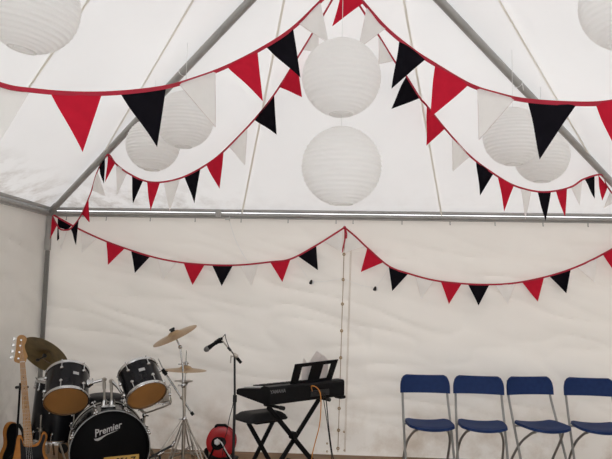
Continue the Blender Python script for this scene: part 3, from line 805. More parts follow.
# cymbals
def cymbal(mb, c, nrm, R, bell=.058, rise=.022):
    m = frame(nrm, c)
    b = bell
    up = [(.006, rise+.020), (b*.35, rise+.019), (b*.72, rise+.012), (b, rise-.002), (R*.45, rise*.62), (R*.75, rise*.25), (R, -.002)]
    lo = [(r, z-.0022) for r, z in up[::-1]]
    mb.lathe(up+lo, m, 64, True)
    return m
def tripod(root, x, y, hubz, spread, angs, lowz=None, double=True, m=CHROMED, brace=.55):
    for a in angs:
        c, s_ = math.cos(math.radians(a)), math.sin(math.radians(a)); mb = MB()
        px, py = -s_, c
        foot = V((x+spread*c, y+spread*s_, .016)); hub = V((x+.018*c, y+.018*s_, hubz))
        for k in ((-1, 1) if double else (0,)):
            o = V((px, py, 0))*(.011*k)
            mb.tube([hub+o, hub.lerp(foot, .5)+o*1.5, foot+o*.3], .0066 if double else .009, 8)
            mid = hub.lerp(foot, brace)+o
            mb.tube([V((x+.016*c, y+.016*s_, max(.06, hubz-(hubz-.016)*brace*1.02)))+o*.6, mid], .0045, 6)
        mb.cyl(hub-V((px, py, 0))*.018, hub+V((px, py, 0))*.018, .006, 8)
        leg = mb.build('leg', m, root)
        mb = MB(); mb.ball(foot, .016, 10, (1.3, 1.3, 1)); mb.build('rubber_foot', BLACKR, leg)

# crash on the right
SY = -.95
pb = at(183.6, 440, SY)
sx_, sy_ = pb.x, SY
cs = thing('cymbal_stand', (sx_, sy_, 0), 'chrome tripod stand carrying the high tilted crash cymbal beside the drums', 'stand')
tl = at(174, 333.6, SY)               # cymbal middle
CN = axis_view(tl, (-.44, -.90), 81)
j1 = at(180.2, 347, SY); j2 = at(182.8, 366, SY)
hubz = at(183, 420, SY).z
mb = MB(); mb.tube([(sx_, sy_, .10), (sx_, sy_, hubz+.02)], .0145, 12); mb.tube([(sx_, sy_, hubz), j2.lerp(V((sx_, sy_, hubz)), .35)], .0125, 12); mb.build('pole', CHROMED, cs)
mb = MB(); mb.tube([V((sx_, sy_, hubz)).lerp(j2, .6), j2, j1], .0085, 12); mb.build('upper_tube', CHROME, cs)
mb = MB()
for f_ in (.02, .64): 
    p = V((sx_, sy_, hubz)).lerp(j2, f_); mb = MB(); mb.ball(p, .021, 12, (1, 1, 1.2)); mb.cyl(p, p+V((-.045, -.012, .0)), .006, 8); mb.build('height_clamp', CHROME, cs)
mb = MB()
p = j1.lerp(j2, .9); mb.cyl(p, p+V((-.035, -.01, 0)), .005, 8); mb.build('height_clamp', CHROME, cs)
mb = MB(); mb.ball(j1, .018, 12); mb.tube([j1, tl-CN*.03], .0075, 10); mb.tube([tl-CN*.03, tl+CN*.04], .005, 8); mb.build('tilter', CHROME, cs)
mb = MB(); mm = frame(CN, tl+CN*.006); mb.lathe([(.018, 0), (.022, .008), (.020, .024), (.010, .030), (1e-6, .031)], mm, 14); mb.box((0, 0, .036), (.05, .010, .018), mm, .004); mb.build('felt_and_wing_nut', BLACKR, cs)
tripod(cs, sx_, sy_, hubz, .34, (205, 325, 85))
cr_ = tag(None or MB().build('x', BRONZE) if False else thing('crash_cymbal', tl, '', 'cymbal'), 'large bronze crash cymbal tilted at top of the stand right of the drums', 'cymbal')
mb = MB(); cymbal(mb, tl-CN*.018, CN, .200); mb.build('cymbal_plate', BRONZE, cr_)

# hi-hat stand behind it
HY = -.80
hp = at(184.6, 400, HY)
hh = thing('hi_hat_stand', (hp.x, HY, 0), 'hi-hat stand with pull rod and boom arm behind the crash cymbal stand', 'stand')
zc = at(184.6, 369, HY).z; zcup = at(184, 381, HY).z
hubh = at(184.6, 424, HY).z
mb = MB(); mb.cyl((hp.x, HY, .05), (hp.x, HY, zcup-.01), .0125, 12); mb.build('pole', DKMETAL if False else CHROMED, hh)
mb = MB(); mb.cyl((hp.x, HY, zcup-.02), (hp.x, HY, at(184.6, 350, HY).z), .0042, 8); mb.build('pull_rod', CHROME, hh)
mb = MB(); m = frame((0, 0, 1), (hp.x, HY, zcup)); mb.lathe([(.016, -.03), (.03, -.012), (.062, -.004), (.066, .003), (.03, .006), (.012, .002)], m, 28); mb.cyl((hp.x-.09, HY-.02, zcup), (hp.x-.03, HY, zcup), .006, 8); mb.build('seat_cup', CHROMED, hh)
mb = MB(); m = frame((0, 0, 1), (hp.x, HY, zc)); mb.lathe([(.010, .03), (.016, .035), (.016, .06), (.009, .065)], m, 14); mb.lathe([(.016, -.035), (.020, -.02), (.014, -.002), (.008, -.002)], m, 14); mb.cyl((hp.x-.025, HY, zc+.05), (hp.x+.025, HY, zc+.05), .005, 8); mb.build('clutch', CHROME, hh)
tripod(hh, hp.x, HY, hubh, .27, (250, 20, 130), brace=.6)
# chrome boom arm clamped across the pole
b0 = at(158.3, 358.5, HY-.10); b1 = at(164.4, 372, HY-.08); b2 = at(192, 413.3, HY-.03)
mb = MB(); mb.tube([b0, b1], .0045, 8); mb.tube([b1, b2], .0088, 12); arm = mb.build('boom_arm', CHROME, hh)
mb = MB(); mb.ball(b1, .020, 12); d = (b2-b1).normalized(); mb.cyl(b1-d*.03, b1+d*.03, .016, 10); mb.cyl(b1+V((-.02, 0, .004)), b1+V((.03, 0, .01)), .009, 8)
mb.build('black_clamp', BLACKP, arm)
mb = MB(); mb.cyl(b2-d*.012, b2+d*.018, .0135, 12); mb.build('end_cap', BLACKR, arm)
pc = b1.lerp(b2, .62); mb = MB(); mb.tube([pc, V((hp.x, HY, pc.z))], .012, 10); mb.ball(pc, .016, 10); mb.build('arm_clamp', CHROMED, hh)
# pedal in front of the stand
pd0 = at(172, 446, -.98); pd1 = at(150, 458.5, -1.28)
mb = MB(); pa = V((hp.x-.02, HY-.02, .03)); pbv = V((hp.x-.12, HY-.34, .06)); 
m = Matrix((((pa-pbv).normalized()).cross(V((0, 0, 1))).normalized(), (pa-pbv).normalized(), V((0, 0, 1)))).transposed().to_4x4(); m.translation = pa.lerp(pbv, .5)+V((0, 0, .02))
mb.box((0, 0, 0), (.085, (pa-pbv).length, .014), m, .004); mb.box((0, 0, -.045), (.10, (pa-pbv).length, .01), m, .003); mb.build('pedal', DKMETAL, hh)
htop = tag(thing('hi_hat_cymbal', (hp.x, HY, zc), '', 'cymbal'), 'flat bronze hi-hat cymbal seen edge-on below the crash cymbal', 'cymbal')
mb = MB(); cymbal(mb, V((hp.x, HY, zc-.008)), V((.02, .02, 1)), .180, .055, .020); mb.build('cymbal_plate', BRONZE, htop)

# black boom stand lying low between bass drum and cymbal stands
lb0 = at(148, 458.5, -1.22); lb1 = at(171.5, 446, -1.05)
ls = thing('floor_boom_stand', (lb1.x, lb1.y, 0), 'low black microphone stand boom with silver clamps beside the bass drum', 'stand')
d = (lb1-lb0).normalized(); ext = lb0-d*.25
mb = MB(); mb.tube([ext, lb1], .010, 10); mb.build('boom', DKMETAL, ls)
mb = MB()
pj = at(160, 453.6, -1.13); mb.ball(pj, .020, 12); mb.cyl(pj-d*.03, pj+d*.03, .015, 10); pj2 = at(174, 442.5, -1.03); mb.tube([lb1, pj2], .011, 10); mb.ball(pj2, .014, 10); mb.build('clamp', CHROME, ls)
mb = MB(); mb.cyl(pj, (pj.x, pj.y, .02), .010, 10); mb.build('pole', DKMETAL, ls)
mb = MB()
for a in (20, 140, 260): mb.tube([(pj.x, pj.y, .06), (pj.x+.17*math.cos(math.radians(a)), pj.y+.17*math.sin(math.radians(a)), .012)], .008, 8)
mb.build('base', DKMETAL, ls)

# snare on its stand behind the right tom
SN = at(148.5, 396, -1.02); sn_ax = V((-.10, .12, 1)).normalized()
sn, SM = drum('snare_drum', SN, 'chrome snare drum mostly hidden behind the right rack tom', SN-sn_ax*.06, sn_ax, .168, .12, CHROMED, SKIN, WHITEF, 8, .2)
SB = at(144, 420, -1.02)
ss = thing('snare_stand', (SN.x, SN.y, 0), 'chrome snare stand with basket arms under the right rack tom', 'stand')
bz = SN.z-.068
px_ = at(144.2, 418, SN.y).x
mb = MB(); mb.cyl((px_, SN.y, .10), (px_, SN.y, bz-.06), .011, 12); mb.build('pole', CHROMED, ss)
mb = MB()
for p, r in (((px_, SN.y, bz-.09), .018), ((px_, SN.y, bz-.18), .019)): mb = MB(); mb.ball(p, r, 10, (1, 1, 1.3)); mb.cyl(p, (p[0]+.04, p[1]-.02, p[2]), .006, 8); mb.build('height_clamp', CHROME, ss)
for a in (20, 140, 260):
    c, s_ = math.cos(math.radians(a)), math.sin(math.radians(a)); cc = V((SN.x, SN.y, 0))
    tipb = V((SN.x+.178*c, SN.y+.178*s_, 0)); ztip = (SM @ V((0, 0, 0))).z+(-(tipb.x-SN.x)*sn_ax.x-(tipb.y-SN.y)*sn_ax.y)/sn_ax.z
    mb = MB(); mb.tube(cr([(px_, SN.y, bz-.075), (SN.x*.5+px_*.5+.07*c, SN.y+.07*s_, bz-.05), (tipb.x, tipb.y, ztip-.02), (tipb.x+.006*c, tipb.y+.006*s_, ztip+.03)], 5), .0065, 8)
    mb.tube([(tipb.x, tipb.y, ztip-.025), (tipb.x, tipb.y, ztip+.012)], .012, 10); mb.build('basket_arm', CHROMED, ss)
tripod(ss, px_, SN.y, bz-.30, .24, (300, 60, 180))

# crash on the left, seen from below
CY = -.72
lc = at(45.5, 354.5, CY)
LN = -axis_view(lc, (-.55, .84), 60)
lcs = thing('cymbal_stand', (lc.x+.02, CY+.1, 0), 'chrome stand of the left cymbal, mostly hidden behind the floor tom', 'stand')
mb = MB(); bx = V((lc.x+.02, CY+.12, 0)); ub = V((bx.x, bx.y, lc.z-.10))
mb.tube([bx+V((0, 0, .08)), ub], .0125, 12); mb.build('pole', CHROMED, lcs)
mb = MB(); mb.ball(ub, .018, 12); mb.tube([ub, lc-LN*.045, lc+LN*.045], .006, 10); q = at(37.6, 360, CY-.05); mb.build('tilter', CHROME, lcs)
mb = MB(); m = frame(-LN, lc-LN*.002); mb.lathe([(.012, 0), (.020, .004), (.020, .018), (.012, .026), (1e-6, .028)], m, 14); mb.ball(at(37.8, 360, CY-.07), .015, 10, (1.2, 1, .9)); mb.tube([at(37.8, 360, CY-.07), lc-LN*.03], .005, 8); mb.build('felt_and_wing_nut', DKMETAL, lcs)
for k in range(3):
    a = 1.745+2*PI*k/3; mb = MB(); mb.tube([(bx.x, bx.y, .42), (bx.x+.22*math.cos(a), bx.y+.22*math.sin(a), .014)], .009, 8); mb.build('leg', CHROMED, lcs)
lcy = tag(thing('crash_cymbal', lc, '', 'cymbal'), 'dark bronze cymbal tilted behind the bass guitar headstock', 'cymbal')
mb = MB(); cymbal(mb, lc-LN*.01, LN, .232, .06, .024); mb.build('cymbal_plate', BRONZED, lcy)

# ------------------------------------------------------------------ bass guitar
GA = at(33.0, 443, -1.52); GB = at(21.8, 362, -1.40)
gy = (GB-GA).normalized(); gto = (EYE-GA).normalized(); gx = gy.cross(gto).normalized(); gz = gx.cross(gy).normalized()
GM = Matrix((gx, gy, gz)).transposed().to_4x4(); GM.translation = GA
GI = GM.inverted()
def gl(pts, dz=0.): return [tuple((GI @ on_plane(u, v, GA+gz*dz, gz)).xy) for u, v in pts]
def smooth_closed(P, n=4):
    P = [V((p[0], p[1], 0)) for p in P]; N = len(P); out = []
    for i in range(N):
        a, b, c, d = P[i-1], P[i], P[(i+1) % N], P[(i+2) % N]
        for k in range(n):
            t = k/n; q = .5*((2*b)+(c-a)*t+(2*a-5*b+4*c-d)*t*t+(3*b-a-3*c+d)*t**3); out.append((q.x, q.y))
    return out
gbot = 481
bg = thing('bass_guitar', (GA.x, GA.y, 0), 'bass guitar with maple neck and black scratchplate on stand at left', 'guitar')
body = [(32, 445), (37.5, 442.5), (40.5, 438), (41.8, 433.5), (44.2, 431.3), (47, 433.8), (47.3, 438), (45.6, 443), (44.4, 448.5), (45.6, 454), (49, 460), (51.5, 468), (49, 476), (41, 481), (29, 481.5), (17, 480), (9.5, 474), (9.5, 466), (12.8, 458), (15.3, 447), (16.4, 439), (18.3, 434.9), (21, 435), (22.8, 438.5), (24.8, 445)]
mb = MB(); mb.prism(smooth_closed(gl(body), 3), GM @ Matrix.Translation((0, 0, -.045)), .042, .006); mb.build('body', ORANGEW, bg)
pg = [(20.2, 438.5), (22.0, 440.5), (24.2, 446.5), (32.5, 447), (38, 445.5), (41.2, 440.5), (42.6, 435.8), (44.3, 434), (45.4, 436.5), (44.4, 441), (42.6, 446), (42.3, 451), (43.3, 456), (45.5, 464), (40, 472), (28, 475), (21, 470), (20.7, 458), (20.2, 447)]
mb = MB(); mb.prism(smooth_closed(gl(pg), 3), GM @ Matrix.Translation((0, 0, -.003)), .003); mb.build('scratchplate', BLACKP, bg)
neck = gl([(24.2, 446), (33.0, 445.5), (25.0, 362), (19.9, 362.5)])
mb = MB(); mb.prism(neck, GM @ Matrix.Translation((0, 0, -.014)), .022, .003); mb.build('neck', MAPLE, bg)
mb = MB()
nl0, nl1 = V(neck[3]), V(neck[2]); bl0, bl1 = V(neck[0]), V(neck[1])
for k in range(1, 21):
    f_ = (1-2**(-k/12))/(1-2**(-20/12))*.97
    a, b = nl0.lerp(bl0, f_), nl1.lerp(bl1, f_)
    mb.tube([GM @ V((a.x, a.y, .0085)), GM @ V((b.x, b.y, .0085))], .0011, 5)
mb.build('frets', CHROMED, bg)
mb = MB()
for k in (3, 5, 7, 9, 12, 15, 17, 19):
    f_ = ((1-2**(-k/12))+(1-2**(-(k-1)/12)))/2/(1-2**(-20/12))*.97
    a = nl0.lerp(bl0, f_).lerp(nl1.lerp(bl1, f_), .5); mb.lathe([(1e-6, .0088), (.0035, .0087), (.0035, .007)], GM @ Matrix.Translation((a.x, a.y, 0)), 8)
mb.build('position_dots', BLACKP, bg)
hs = [(19.9, 363), (14.2, 361), (14.8, 355.5), (16.0, 347), (16.9, 338.5), (19, 335.4), (23.2, 335), (26.4, 337.4), (26.2, 341.5), (24.6, 345.5), (25.6, 350.5), (27.6, 355.8), (26.8, 358.2), (25.0, 362.5)]
mb = MB(); mb.prism(smooth_closed(gl(hs), 3), GM @ Matrix.Translation((0, 0, -.016)), .015, .002); head = mb.build('headstock', MAPLE, bg)
for (u, v), (ku, kv) in zip(((21.2, 340.3), (20.3, 346), (19.4, 352.5), (18.5, 358.8)), ((14.2, 338.6), (13.4, 344.8), (12.4, 351), (11.4, 357))):
    p = V((*gl([(u, v)])[0], -.001)); k = V((*gl([(ku, kv)])[0], -.008)); mb = MB()
    mb.lathe([(.008, 0), (.008, .004), (.0055, .006), (.0055, .014), (.007, .016), (1e-6, .017)], GM @ Matrix.Translation(p), 12)
    mb.tube([GM @ V((p.x, p.y, -.012)), GM @ k], .0035, 8)
    kd = (k-V((p.x, p.y, -.008))).normalized()
    ma = GM @ frame((0, .0, 1), k+V((-.002, 0, 0)))
    mb.lathe([(1e-6, -.006), (.010, -.006), (.0155, -.002), (.0155, .002), (.010, .006), (1e-6, .006)], ma, 14); mb.build('tuner', PEARL, bg)
mb = MB(); a, b = nl0, nl1; mb.tube([GM @ V((a.x, a.y+.002, .007)), GM @ V((b.x, b.y+.002, .007))], .003, 6); mb.build('nut', WHITEP, bg)
mb = MB()
for k, (u, v) in enumerate(((21.2, 340.3), (20.3, 346), (19.4, 352.5), (18.5, 358.8))):
    p = V(gl([(u, v)])[0]); f_ = .86-.24*k
    n0 = nl0.lerp(nl1, 1-f_ if k else .8); n0 = nl0.lerp(nl1, (.80, .60, .40, .20)[k]); e0 = bl0.lerp(bl1, (.80, .60, .40, .20)[k]); d = (e0-n0)
    mb.tube([GM @ V((p.x, p.y, .010)), GM @ V((n0.x, n0.y+.002, .0115)), GM @ V((e0.x, e0.y, .0125)), GM @ V((e0.x+d.x*.38, e0.y+d.y*.38, .012))], .0009, 5)
mb.build('strings', CHROME, bg)
for (y_, s_) in ((-.11, 0), ):
    mb = MB(); mb.box((.012, y_, .004), (.09, .03, .014), GM, .004); mb.build('pickup', BLACKP, bg)
mb = MB(); mb.box((.02, -.235, .005), (.085, .045, .014), GM, .003); mb.build('bridge', CHROME, bg)
# stand of the bass guitar
gs = thing('guitar_stand', (at(19, 440, -1.28).x, -1.28, 0), 'thin black guitar stand pole rising behind the bass neck', 'stand')
q0 = at(17.0, 436, -1.30); q1 = at(20.3, 383, -1.30); 
mb = MB(); foot = V((q0.x-.01, q0.y, .25)); mb.tube([foot, q0, q1], .0085, 10); mb.build('pole', BLACKP, gs)
mb = MB(); m = at(23.5, 387, -1.36); a = at(19.9, 387, -1.33); b = at(27.6, 387, -1.33); mb.tube([q1+V((0, 0, -.03)), a, m+V((0, .02, 0)), b], .008, 8); mb.tube([a+V((-.0, 0, 0)), a+V((0, -.06, .005))], .011, 8); mb.tube([b, b+V((0, -.06, .005))], .011, 8); mb.build('neck_yoke', BLACKR, gs)
mb = MB()
for a in (200, 320, 80): mb.tube([foot, (foot.x+.24*math.cos(math.radians(a)), foot.y+.24*math.sin(math.radians(a)), .012)], .009, 8)
mb.build('legs', BLACKP, gs)
# second, dark guitar leaning at the far left
hb = thing('acoustic_guitar', (at(10, 440, -1.1).x, -1.1, 0), 'black guitar with amber edge at far left beside the bass guitar', 'guitar')
o = at(13.5, 432, -1.12); n2 = V((.88, -.48, .0)).normalized(); x2 = V((0, 0, 1)).cross(n2).normalized()
HM = Matrix((x2, V((0, 0, 1)), n2)).transposed().to_4x4(); HM.translation = V((o.x, o.y, 0))
zt = at(9.5, 422, -1.12).z
out = [(-.075, zt-.035), (-.045, zt-.004), (.0, zt), (.038, zt-.02), (.052, zt-.075), (.042, zt-.14), (.05, zt-.19), (.085, zt-.25), (.09, .10), (.06, .03), (.0, .012), (-.08, .03), (-.11, .10), (-.11, zt-.26), (-.075, zt-.19), (-.072, zt-.14), (-.083, zt-.08)]
out = [(x*.82, y) for x, y in out]
mb = MB(); mb.prism(smooth_closed(out, 3), HM @ Matrix.Translation((0, 0, -.05)), .05, .008); mb.build('body', ORANGEW, hb)
sc_ = [(x*.93-.0005, (y-.25)*.965+.25) for x, y in out]
mb = MB(); mb.prism(smooth_closed(sc_, 3), HM @ Matrix.Translation((0, 0, -.001)), .006, .002); mb.build('front', BLACKP, hb)
mb = MB(); mb.tube(cr([HM @ V((.03, zt-.02, .02)), HM @ V((.065, zt-.10, .035)), HM @ V((.06, zt-.22, .03)), HM @ V((.10, zt-.30, .03)), HM @ V((.02, zt-.36, .02)), HM @ V((-.2, zt-.40, .02))], 6), .012, 8); mb.build('strap', BLACKR, hb)

# plywood box low behind the floor tom legs
pc = at(60, 450, -.62); bx0 = thing('plywood_box', (pc.x, -.40, 0), 'low plywood box on the floor under the floor tom', 'box')
zt = at(60, 442, -.48).z
mb = MB(); mb.box((pc.x+.04, -.40, zt/2), (.24, .16, zt), None, .004); mb.build('carcass', PLY, bx0)
mb = MB(); m = frame((0, -1, 0), (pc.x-.03, -.48, zt*.62)); mb.lathe([(.045, -.002), (.045, .008), (.03, .012), (1e-6, .012)], m, 20); mb.build('speaker_hole_cover', BLACKR, bx0)

# ------------------------------------------------------------------ microphone stand
MY = -.72
mp0 = at(233.2, 456, MY); mtop = at(234.6, 354, MY)
ms = thing('microphone_stand', (mp0.x, MY, 0), 'black boom microphone stand in front of the red cable reel', 'stand')
mb = MB(); mb.tube([(mp0.x, MY, .02), (mp0.x, MY, .62)], .0125, 12); mb.tube([(mp0.x, MY, .60), (mtop.x, MY, mtop.z)], .0095, 12); mb.cyl((mp0.x, MY, .60), (mp0.x, MY, .66), .018, 12); mb.build('pole', DKMETAL, ms)
mb = MB(); m = frame((0, 0, 1), (mp0.x, MY, 0)); mb.lathe([(.125, 0), (.128, .008), (.12, .016), (.03, .03), (.018, .05), (1e-6, .05)], m, 32); mb.build('base', DKMETAL, ms)
e0 = at(221.3, 339.5, MY-.05); ej = at(235.8, 356, MY-.02); e1 = at(240.2, 361.8, MY)
mb = MB(); mb.tube([e0, e1], .0072, 10); bm0 = mb.build('boom', CHROMED, ms)
mb = MB(); d = (e1-e0).normalized(); mb.cyl(e1-d*.05, e1+d*.012, .014, 12); mb.build('counterweight', BLACKP, bm0)
mb = MB(); mb.ball(ej, .022, 12); mb.tube([ej, mtop], .013, 10); mb.cyl(ej+V((-.015, -.01, 0)), ej+V((-.040, -.02, -.006)), .006, 8); mb.cyl(ej+V((-.038, -.02, .006)), ej+V((-.042, -.02, -.06)), .006, 8); mb.build('boom_clamp', CHROMED, ms)
mb = MB(); f1 = e0.lerp(e1, .42); mb.cyl(f1-d*.02, f1+d*.02, .011, 10); mb.build('boom_joint', DKMETAL, ms)
# clip part of the stand, microphone a thing held in it
mh = at(206.6, 349.2, MY-.06); mt = at(220.6, 339.3, MY-.05); md = (mt-mh).normalized()
mb = MB(); mid = mh.lerp(mt, .80); mb.tube([mid-md*.03, mid+md*.03], .019, 14); mb.tube([mid+V((0, 0, -.012)), e0.lerp(e1, .10)], .009, 10); mb.build('clip', BLACKP, ms)
mic = thing('microphone', mh, 'black handheld microphone with silver mesh head held in the stand clip', 'microphone')
m = frame(md, mh)
mb = MB(); mb.lathe([(1e-6, -.026), (.012, -.023), (.021, -.013), (.025, .0), (.024, .012), (.020, .022), (.019, .028)], m, 22); mb.build('mesh_head', mat('mic_mesh', (.20, .20, .20), .5, .6, .3, 160, bump=.6), mic)
mb = MB(); mb.lathe([(.021, .022), (.021, .028), (.0175, .05), (.0125, .145), (.0125, .165), (.009, .168), (1e-6, .168)], m, 20); mb.build('handle', BLACKP, mic)
mb = MB(); tl_ = mh+md*.168
mb.tube(cr([tl_-md*.01, tl_+md*.02+V((0, 0, .012)), at(225.2, 334.5, MY-.05), at(226, 339, MY-.04), at(229, 347, MY-.03), at(234, 356, MY-.04), at(235.3, 372, MY-.02), at(234.2, 398, MY-.03), at(229.5, 418, MY-.03), at(226.8, 432, MY-.03), at(224.5, 441, MY-.05), V((at(224.5, 452, MY).x, MY-.05, .012)), V((at(224.5, 452, MY).x+.25, MY-.3, .006))], 8), .0034, 7); mb.build('cable', BLACKR, mic)

# ------------------------------------------------------------------ cable reel
RY = -.36
rc = at(221.6, 441, RY); rr = .138
floor_z = 0
reel = thing('cable_reel', (rc.x, RY, 0), 'red cable reel with black hub on the floor behind the microphone stand', 'reel')
rn = V((.10, -1, 0)).normalized(); m = frame(rn, rc+V((0, 0, 0)), (0, 0, 1))
mb = MB(); mb.lathe([(.035, .045), (.05, .050), (rr-.015, .052), (rr, .046), (rr, .038), (rr-.012, .036), (.05, .036)], m, 44, True); mb.build('front_flange', REDP, reel)
mb = MB(); mb.lathe([(.035, -.052), (rr-.015, -.052), (rr, -.046), (rr, -.038), (rr-.012, -.036), (.05, -.036)], m, 44, True); mb.build('back_flange', REDP, reel)
mb = MB(); mb.lathe([(1e-6, -.05), (.09, -.036), (.105, -.02), (.108, .0), (.105, .02), (.09, .036), (.04, .05), (1e-6, .05)], m, 36); mb.build('wound_cable', BLACKR, reel)
hc = on_plane(217.6, 443.5, rc+rn*.055, rn)
mb = MB(); mh_ = frame(rn, hc); mb.lathe([(.060, -.012), (.058, .006), (.044, .014), (1e-6, .014)], mh_, 30); mb.build('hub', BLACKP, reel)
mb = MB(); wp = on_plane(217.2, 442, rc+rn*.075, rn); mb.lathe([(.030, -.008), (.030, .012), (.022, .026), (1e-6, .028)], frame(rn, wp), 6); plug = mb.build('plug', WHITEP, reel)
mb = MB(); mb.tube(cr([wp+rn*.015, on_plane(221, 442, rc+rn*.11, rn), on_plane(226, 451, rc+rn*.13, rn), on_plane(231, 458.5, rc+rn*.14, rn), V((on_plane(231, 458.5, rc+rn*.14, rn).x+.06, RY-.16, .008))], 6), .0055, 8); mb.build('plug_lead', WHITEP, plug)
mb = MB(); ha = at(217.5, 428, RY); hb_ = at(226, 426.5, RY); zt = at(222, 425.3, RY).z
mb.tube(cr([V((ha.x-.015, RY, zt-.05)), V((ha.x-.012, RY, zt-.006)), V((rc.x+.0, RY, zt)), V((hb_.x, RY, zt-.004)), V((hb_.x+.01, RY, zt-.06)), V((hb_.x, RY, rc.z+.09))], 6), .013, 10); mb.build('carry_handle', BLACKP, reel)
mb = MB()
for s_ in (-1, 1):
    y = RY+s_*.075
    mb.tube(cr([(rc.x-.13, y, .012), (rc.x-.10, y, .03), (rc.x-.02, y*.5+RY*.5+s_*.02, rc.z), (rc.x+.10, y, .03), (rc.x+.13, y, .012)], 5), .009, 8)
mb.box((rc.x, RY, .02), (.30, .20, .035), None, .012); mb.box((rc.x-.135, RY-.02, .07), (.035, .05, .10), None, .01)
mb.build('frame', BLACKP, reel)

# ------------------------------------------------------------------ keyboard
KA = at(269.8, 405.6, -1.10)                     # near lower corner
kr = at(347.0, 395.0, -.47)                      # far right lower corner
kx = V((kr.x-KA.x, kr.y-KA.y, 0)); KL = kx.length; kx.normalize()
ky = V((-kx.y, kx.x, 0))                         # towards the player side (far left)
KM = Matrix((kx, ky, V((0, 0, 1)))).transposed().to_4x4(); KM.translation = KA
ktop = at(269.8, 387.2, -1.10).z-KA.z
kl = at(236.5, 396, -1.10)                       # front edge depth from the left tip
# width along ky so that the left tip lands on pixel 236
best = min((abs(pix(KM @ V((0, w_/100, .06)))[0]-236.3), w_/100) for w_ in range(18, 50))
KW = best[1]
kb = thing('keyboard', (KA.x, KA.y, KA.z), 'black electronic keyboard standing on a folding stand, seen from behind', 'keyboard')
sec = [(0.0, .010), (.0, ktop-.018), (.012, ktop-.002), (.085, ktop), (.12, ktop-.014), (.125, ktop-.028), (KW-.02, .082), (KW-.014, .076), (KW, .070), (KW, .036), (KW-.015, .030), (.10, .0), (.01, .0)]
mb = MB(); n = len(sec); XS = [(0, .012), (.012, 0), (KL-.035, 0), (KL, .30)]
vs = []
cy_ = sum(s[0] for s in sec)/n; cz_ = sum(s[1] for s in sec)/n
for x, i_ in XS: vs += [KM @ V((x, s[0]+(cy_-s[0])*i_*1.2, s[1]+(cz_-s[1])*i_*1.2)) for s in sec]
fs = [tuple(range(n-1, -1, -1)), tuple(range(3*n, 4*n))]
for k in range(3): fs += [(k*n+i, k*n+(i+1) % n, (k+1)*n+(i+1) % n, (k+1)*n+i) for i in range(n)]
mb.add(vs, fs); mb.build('case', BLACKP, kb, 30)
ysl = math.atan2((ktop-.028)-.082, (KW-.02)-.125)
KTL = KM @ Matrix.Translation((0, (KW-.02+.13)/2, (ktop-.028+.082)/2+.007)) @ Matrix.Rotation(-ysl, 4, 'X')
mb = MB(); nw = 36; x0, x1 = .06, KL-.06; wkw = (x1-x0)/nw
for i in range(nw): mb.box((x0+wkw*(i+.5), 0, 0), (wkw*.94, KW-.165, .016), KTL, .003)
mb.build('white_keys', WHITEP, kb)
mb = MB()
for i in range(nw-1):
    if i % 7 in (0, 1, 3, 4, 5): mb.box((x0+wkw*(i+1), -(KW-.165)*.17, .008), (wkw*.50, (KW-.165)*.62, .022), KTL, .003)
mb.build('black_keys', BLACKP, kb)
vs, fs = textmesh('YAMAHA', .040, 0, .0006, .0012)
tp = on_plane(275.2, 391.8, KA, -ky); qt = KM.inverted() @ tp
TM = KM @ Matrix.Translation((qt.x+.03, -.0012, qt.z)) @ Matrix.Rotation(PI/2, 4, 'X')
mb = MB(); mb.add([TM @ V((v.x, v.y, v.z)) for v in vs], fs); mb.build('lettering', DIMPRINT, kb, 30)
mb = MB()
mb.box((KL*.62, -.004, .055), (.22, .012, .05), KM, .003)
for i in range(4): mb.cyl(KM @ V((KL*.55+.035*i, -.016, .055)), KM @ V((KL*.55+.035*i, .0, .055)), .008, 10)
mb.build('socket_panel', DKMETAL, kb)
mb = MB(); mb.box((KL-.05, KW*.35, ktop*.52), (.07, .11, .07), KM, .012); mb.box((KL-.04, .05, -.012), (.07, .09, .03), KM, .008); mb.build('end_cheek', BLACKP, kb)
# music rest: slotted panel leaning back towards the audience
def krow(u, v, yl): return KM.inverted() @ on_plane(u, v, KM @ V((0, yl, 0)), (ky*1.0+V((0, 0, .0))))
c = [krow(290.3, 385.3, .055), krow(331.3, 380.5, .055), krow(337.4, 359.3, .005), krow(294.9, 364.3, .005)]
lean = .05
RSM = lambda p, dz=0.: KM @ V((p.x, .055-lean*(p.z-ktop)/.16+dz, max(p.z, ktop-.006)))
def bl(a, b):
    lo = c[0].lerp(c[1], a); hi = c[3].lerp(c[2], a); return lo.lerp(hi, b)
mb = MB()
def panel(a0, a1, b0, b1): mb.sheet(lambda a, b: RSM(bl(a0+(a1-a0)*a, b0+(b1-b0)*b)), 2, 2, .008)
panel(0, 1, .84, 1); panel(0, 1, 0, .16); panel(0, .17, .16, .84); panel(.40, .67, .16, .84); panel(.86, 1, .16, .84)
mb.build('music_rest', BLACKP, kb, 30)
# sheets of music leaning on the rest
mp_ = [(312.5, 362.5), (316.5, 351), (321.5, 354.5), (325.5, 357), (328.3, 361)]
sm = thing('music_sheets', KM @ V((KL*.55, .09, ktop)), 'loose white sheets of music propped behind the music rest', 'papers')
def kl2(u, v, yl): 
    p = KM.inverted() @ on_plane(u, v, KM @ V((0, yl, 0)), ky); return p
for (pts, yy) in (([(300.5, 384.5), (313.2, 383.5), (321.5, 354.2), (316.6, 350.8), (309, 362)], .078), ([(309, 384), (327, 381.5), (328.4, 360.5), (322.8, 354.6), (315, 363)], .086), ([(301.0, 383.8), (309.5, 383.2), (306.5, 362), (303.6, 357.2), (302.6, 362)], .094)):
    q = [kl2(u, v, yy) for u, v in pts]; mb = MB()
    mb.prism([(p.x, max(p.z, ktop-.030)) for p in q], KM @ Matrix.Translation((0, yy, 0)) @ Matrix.Rotation(PI/2, 4, 'X'), .0012); mb.build('sheet', PAPERW, sm)
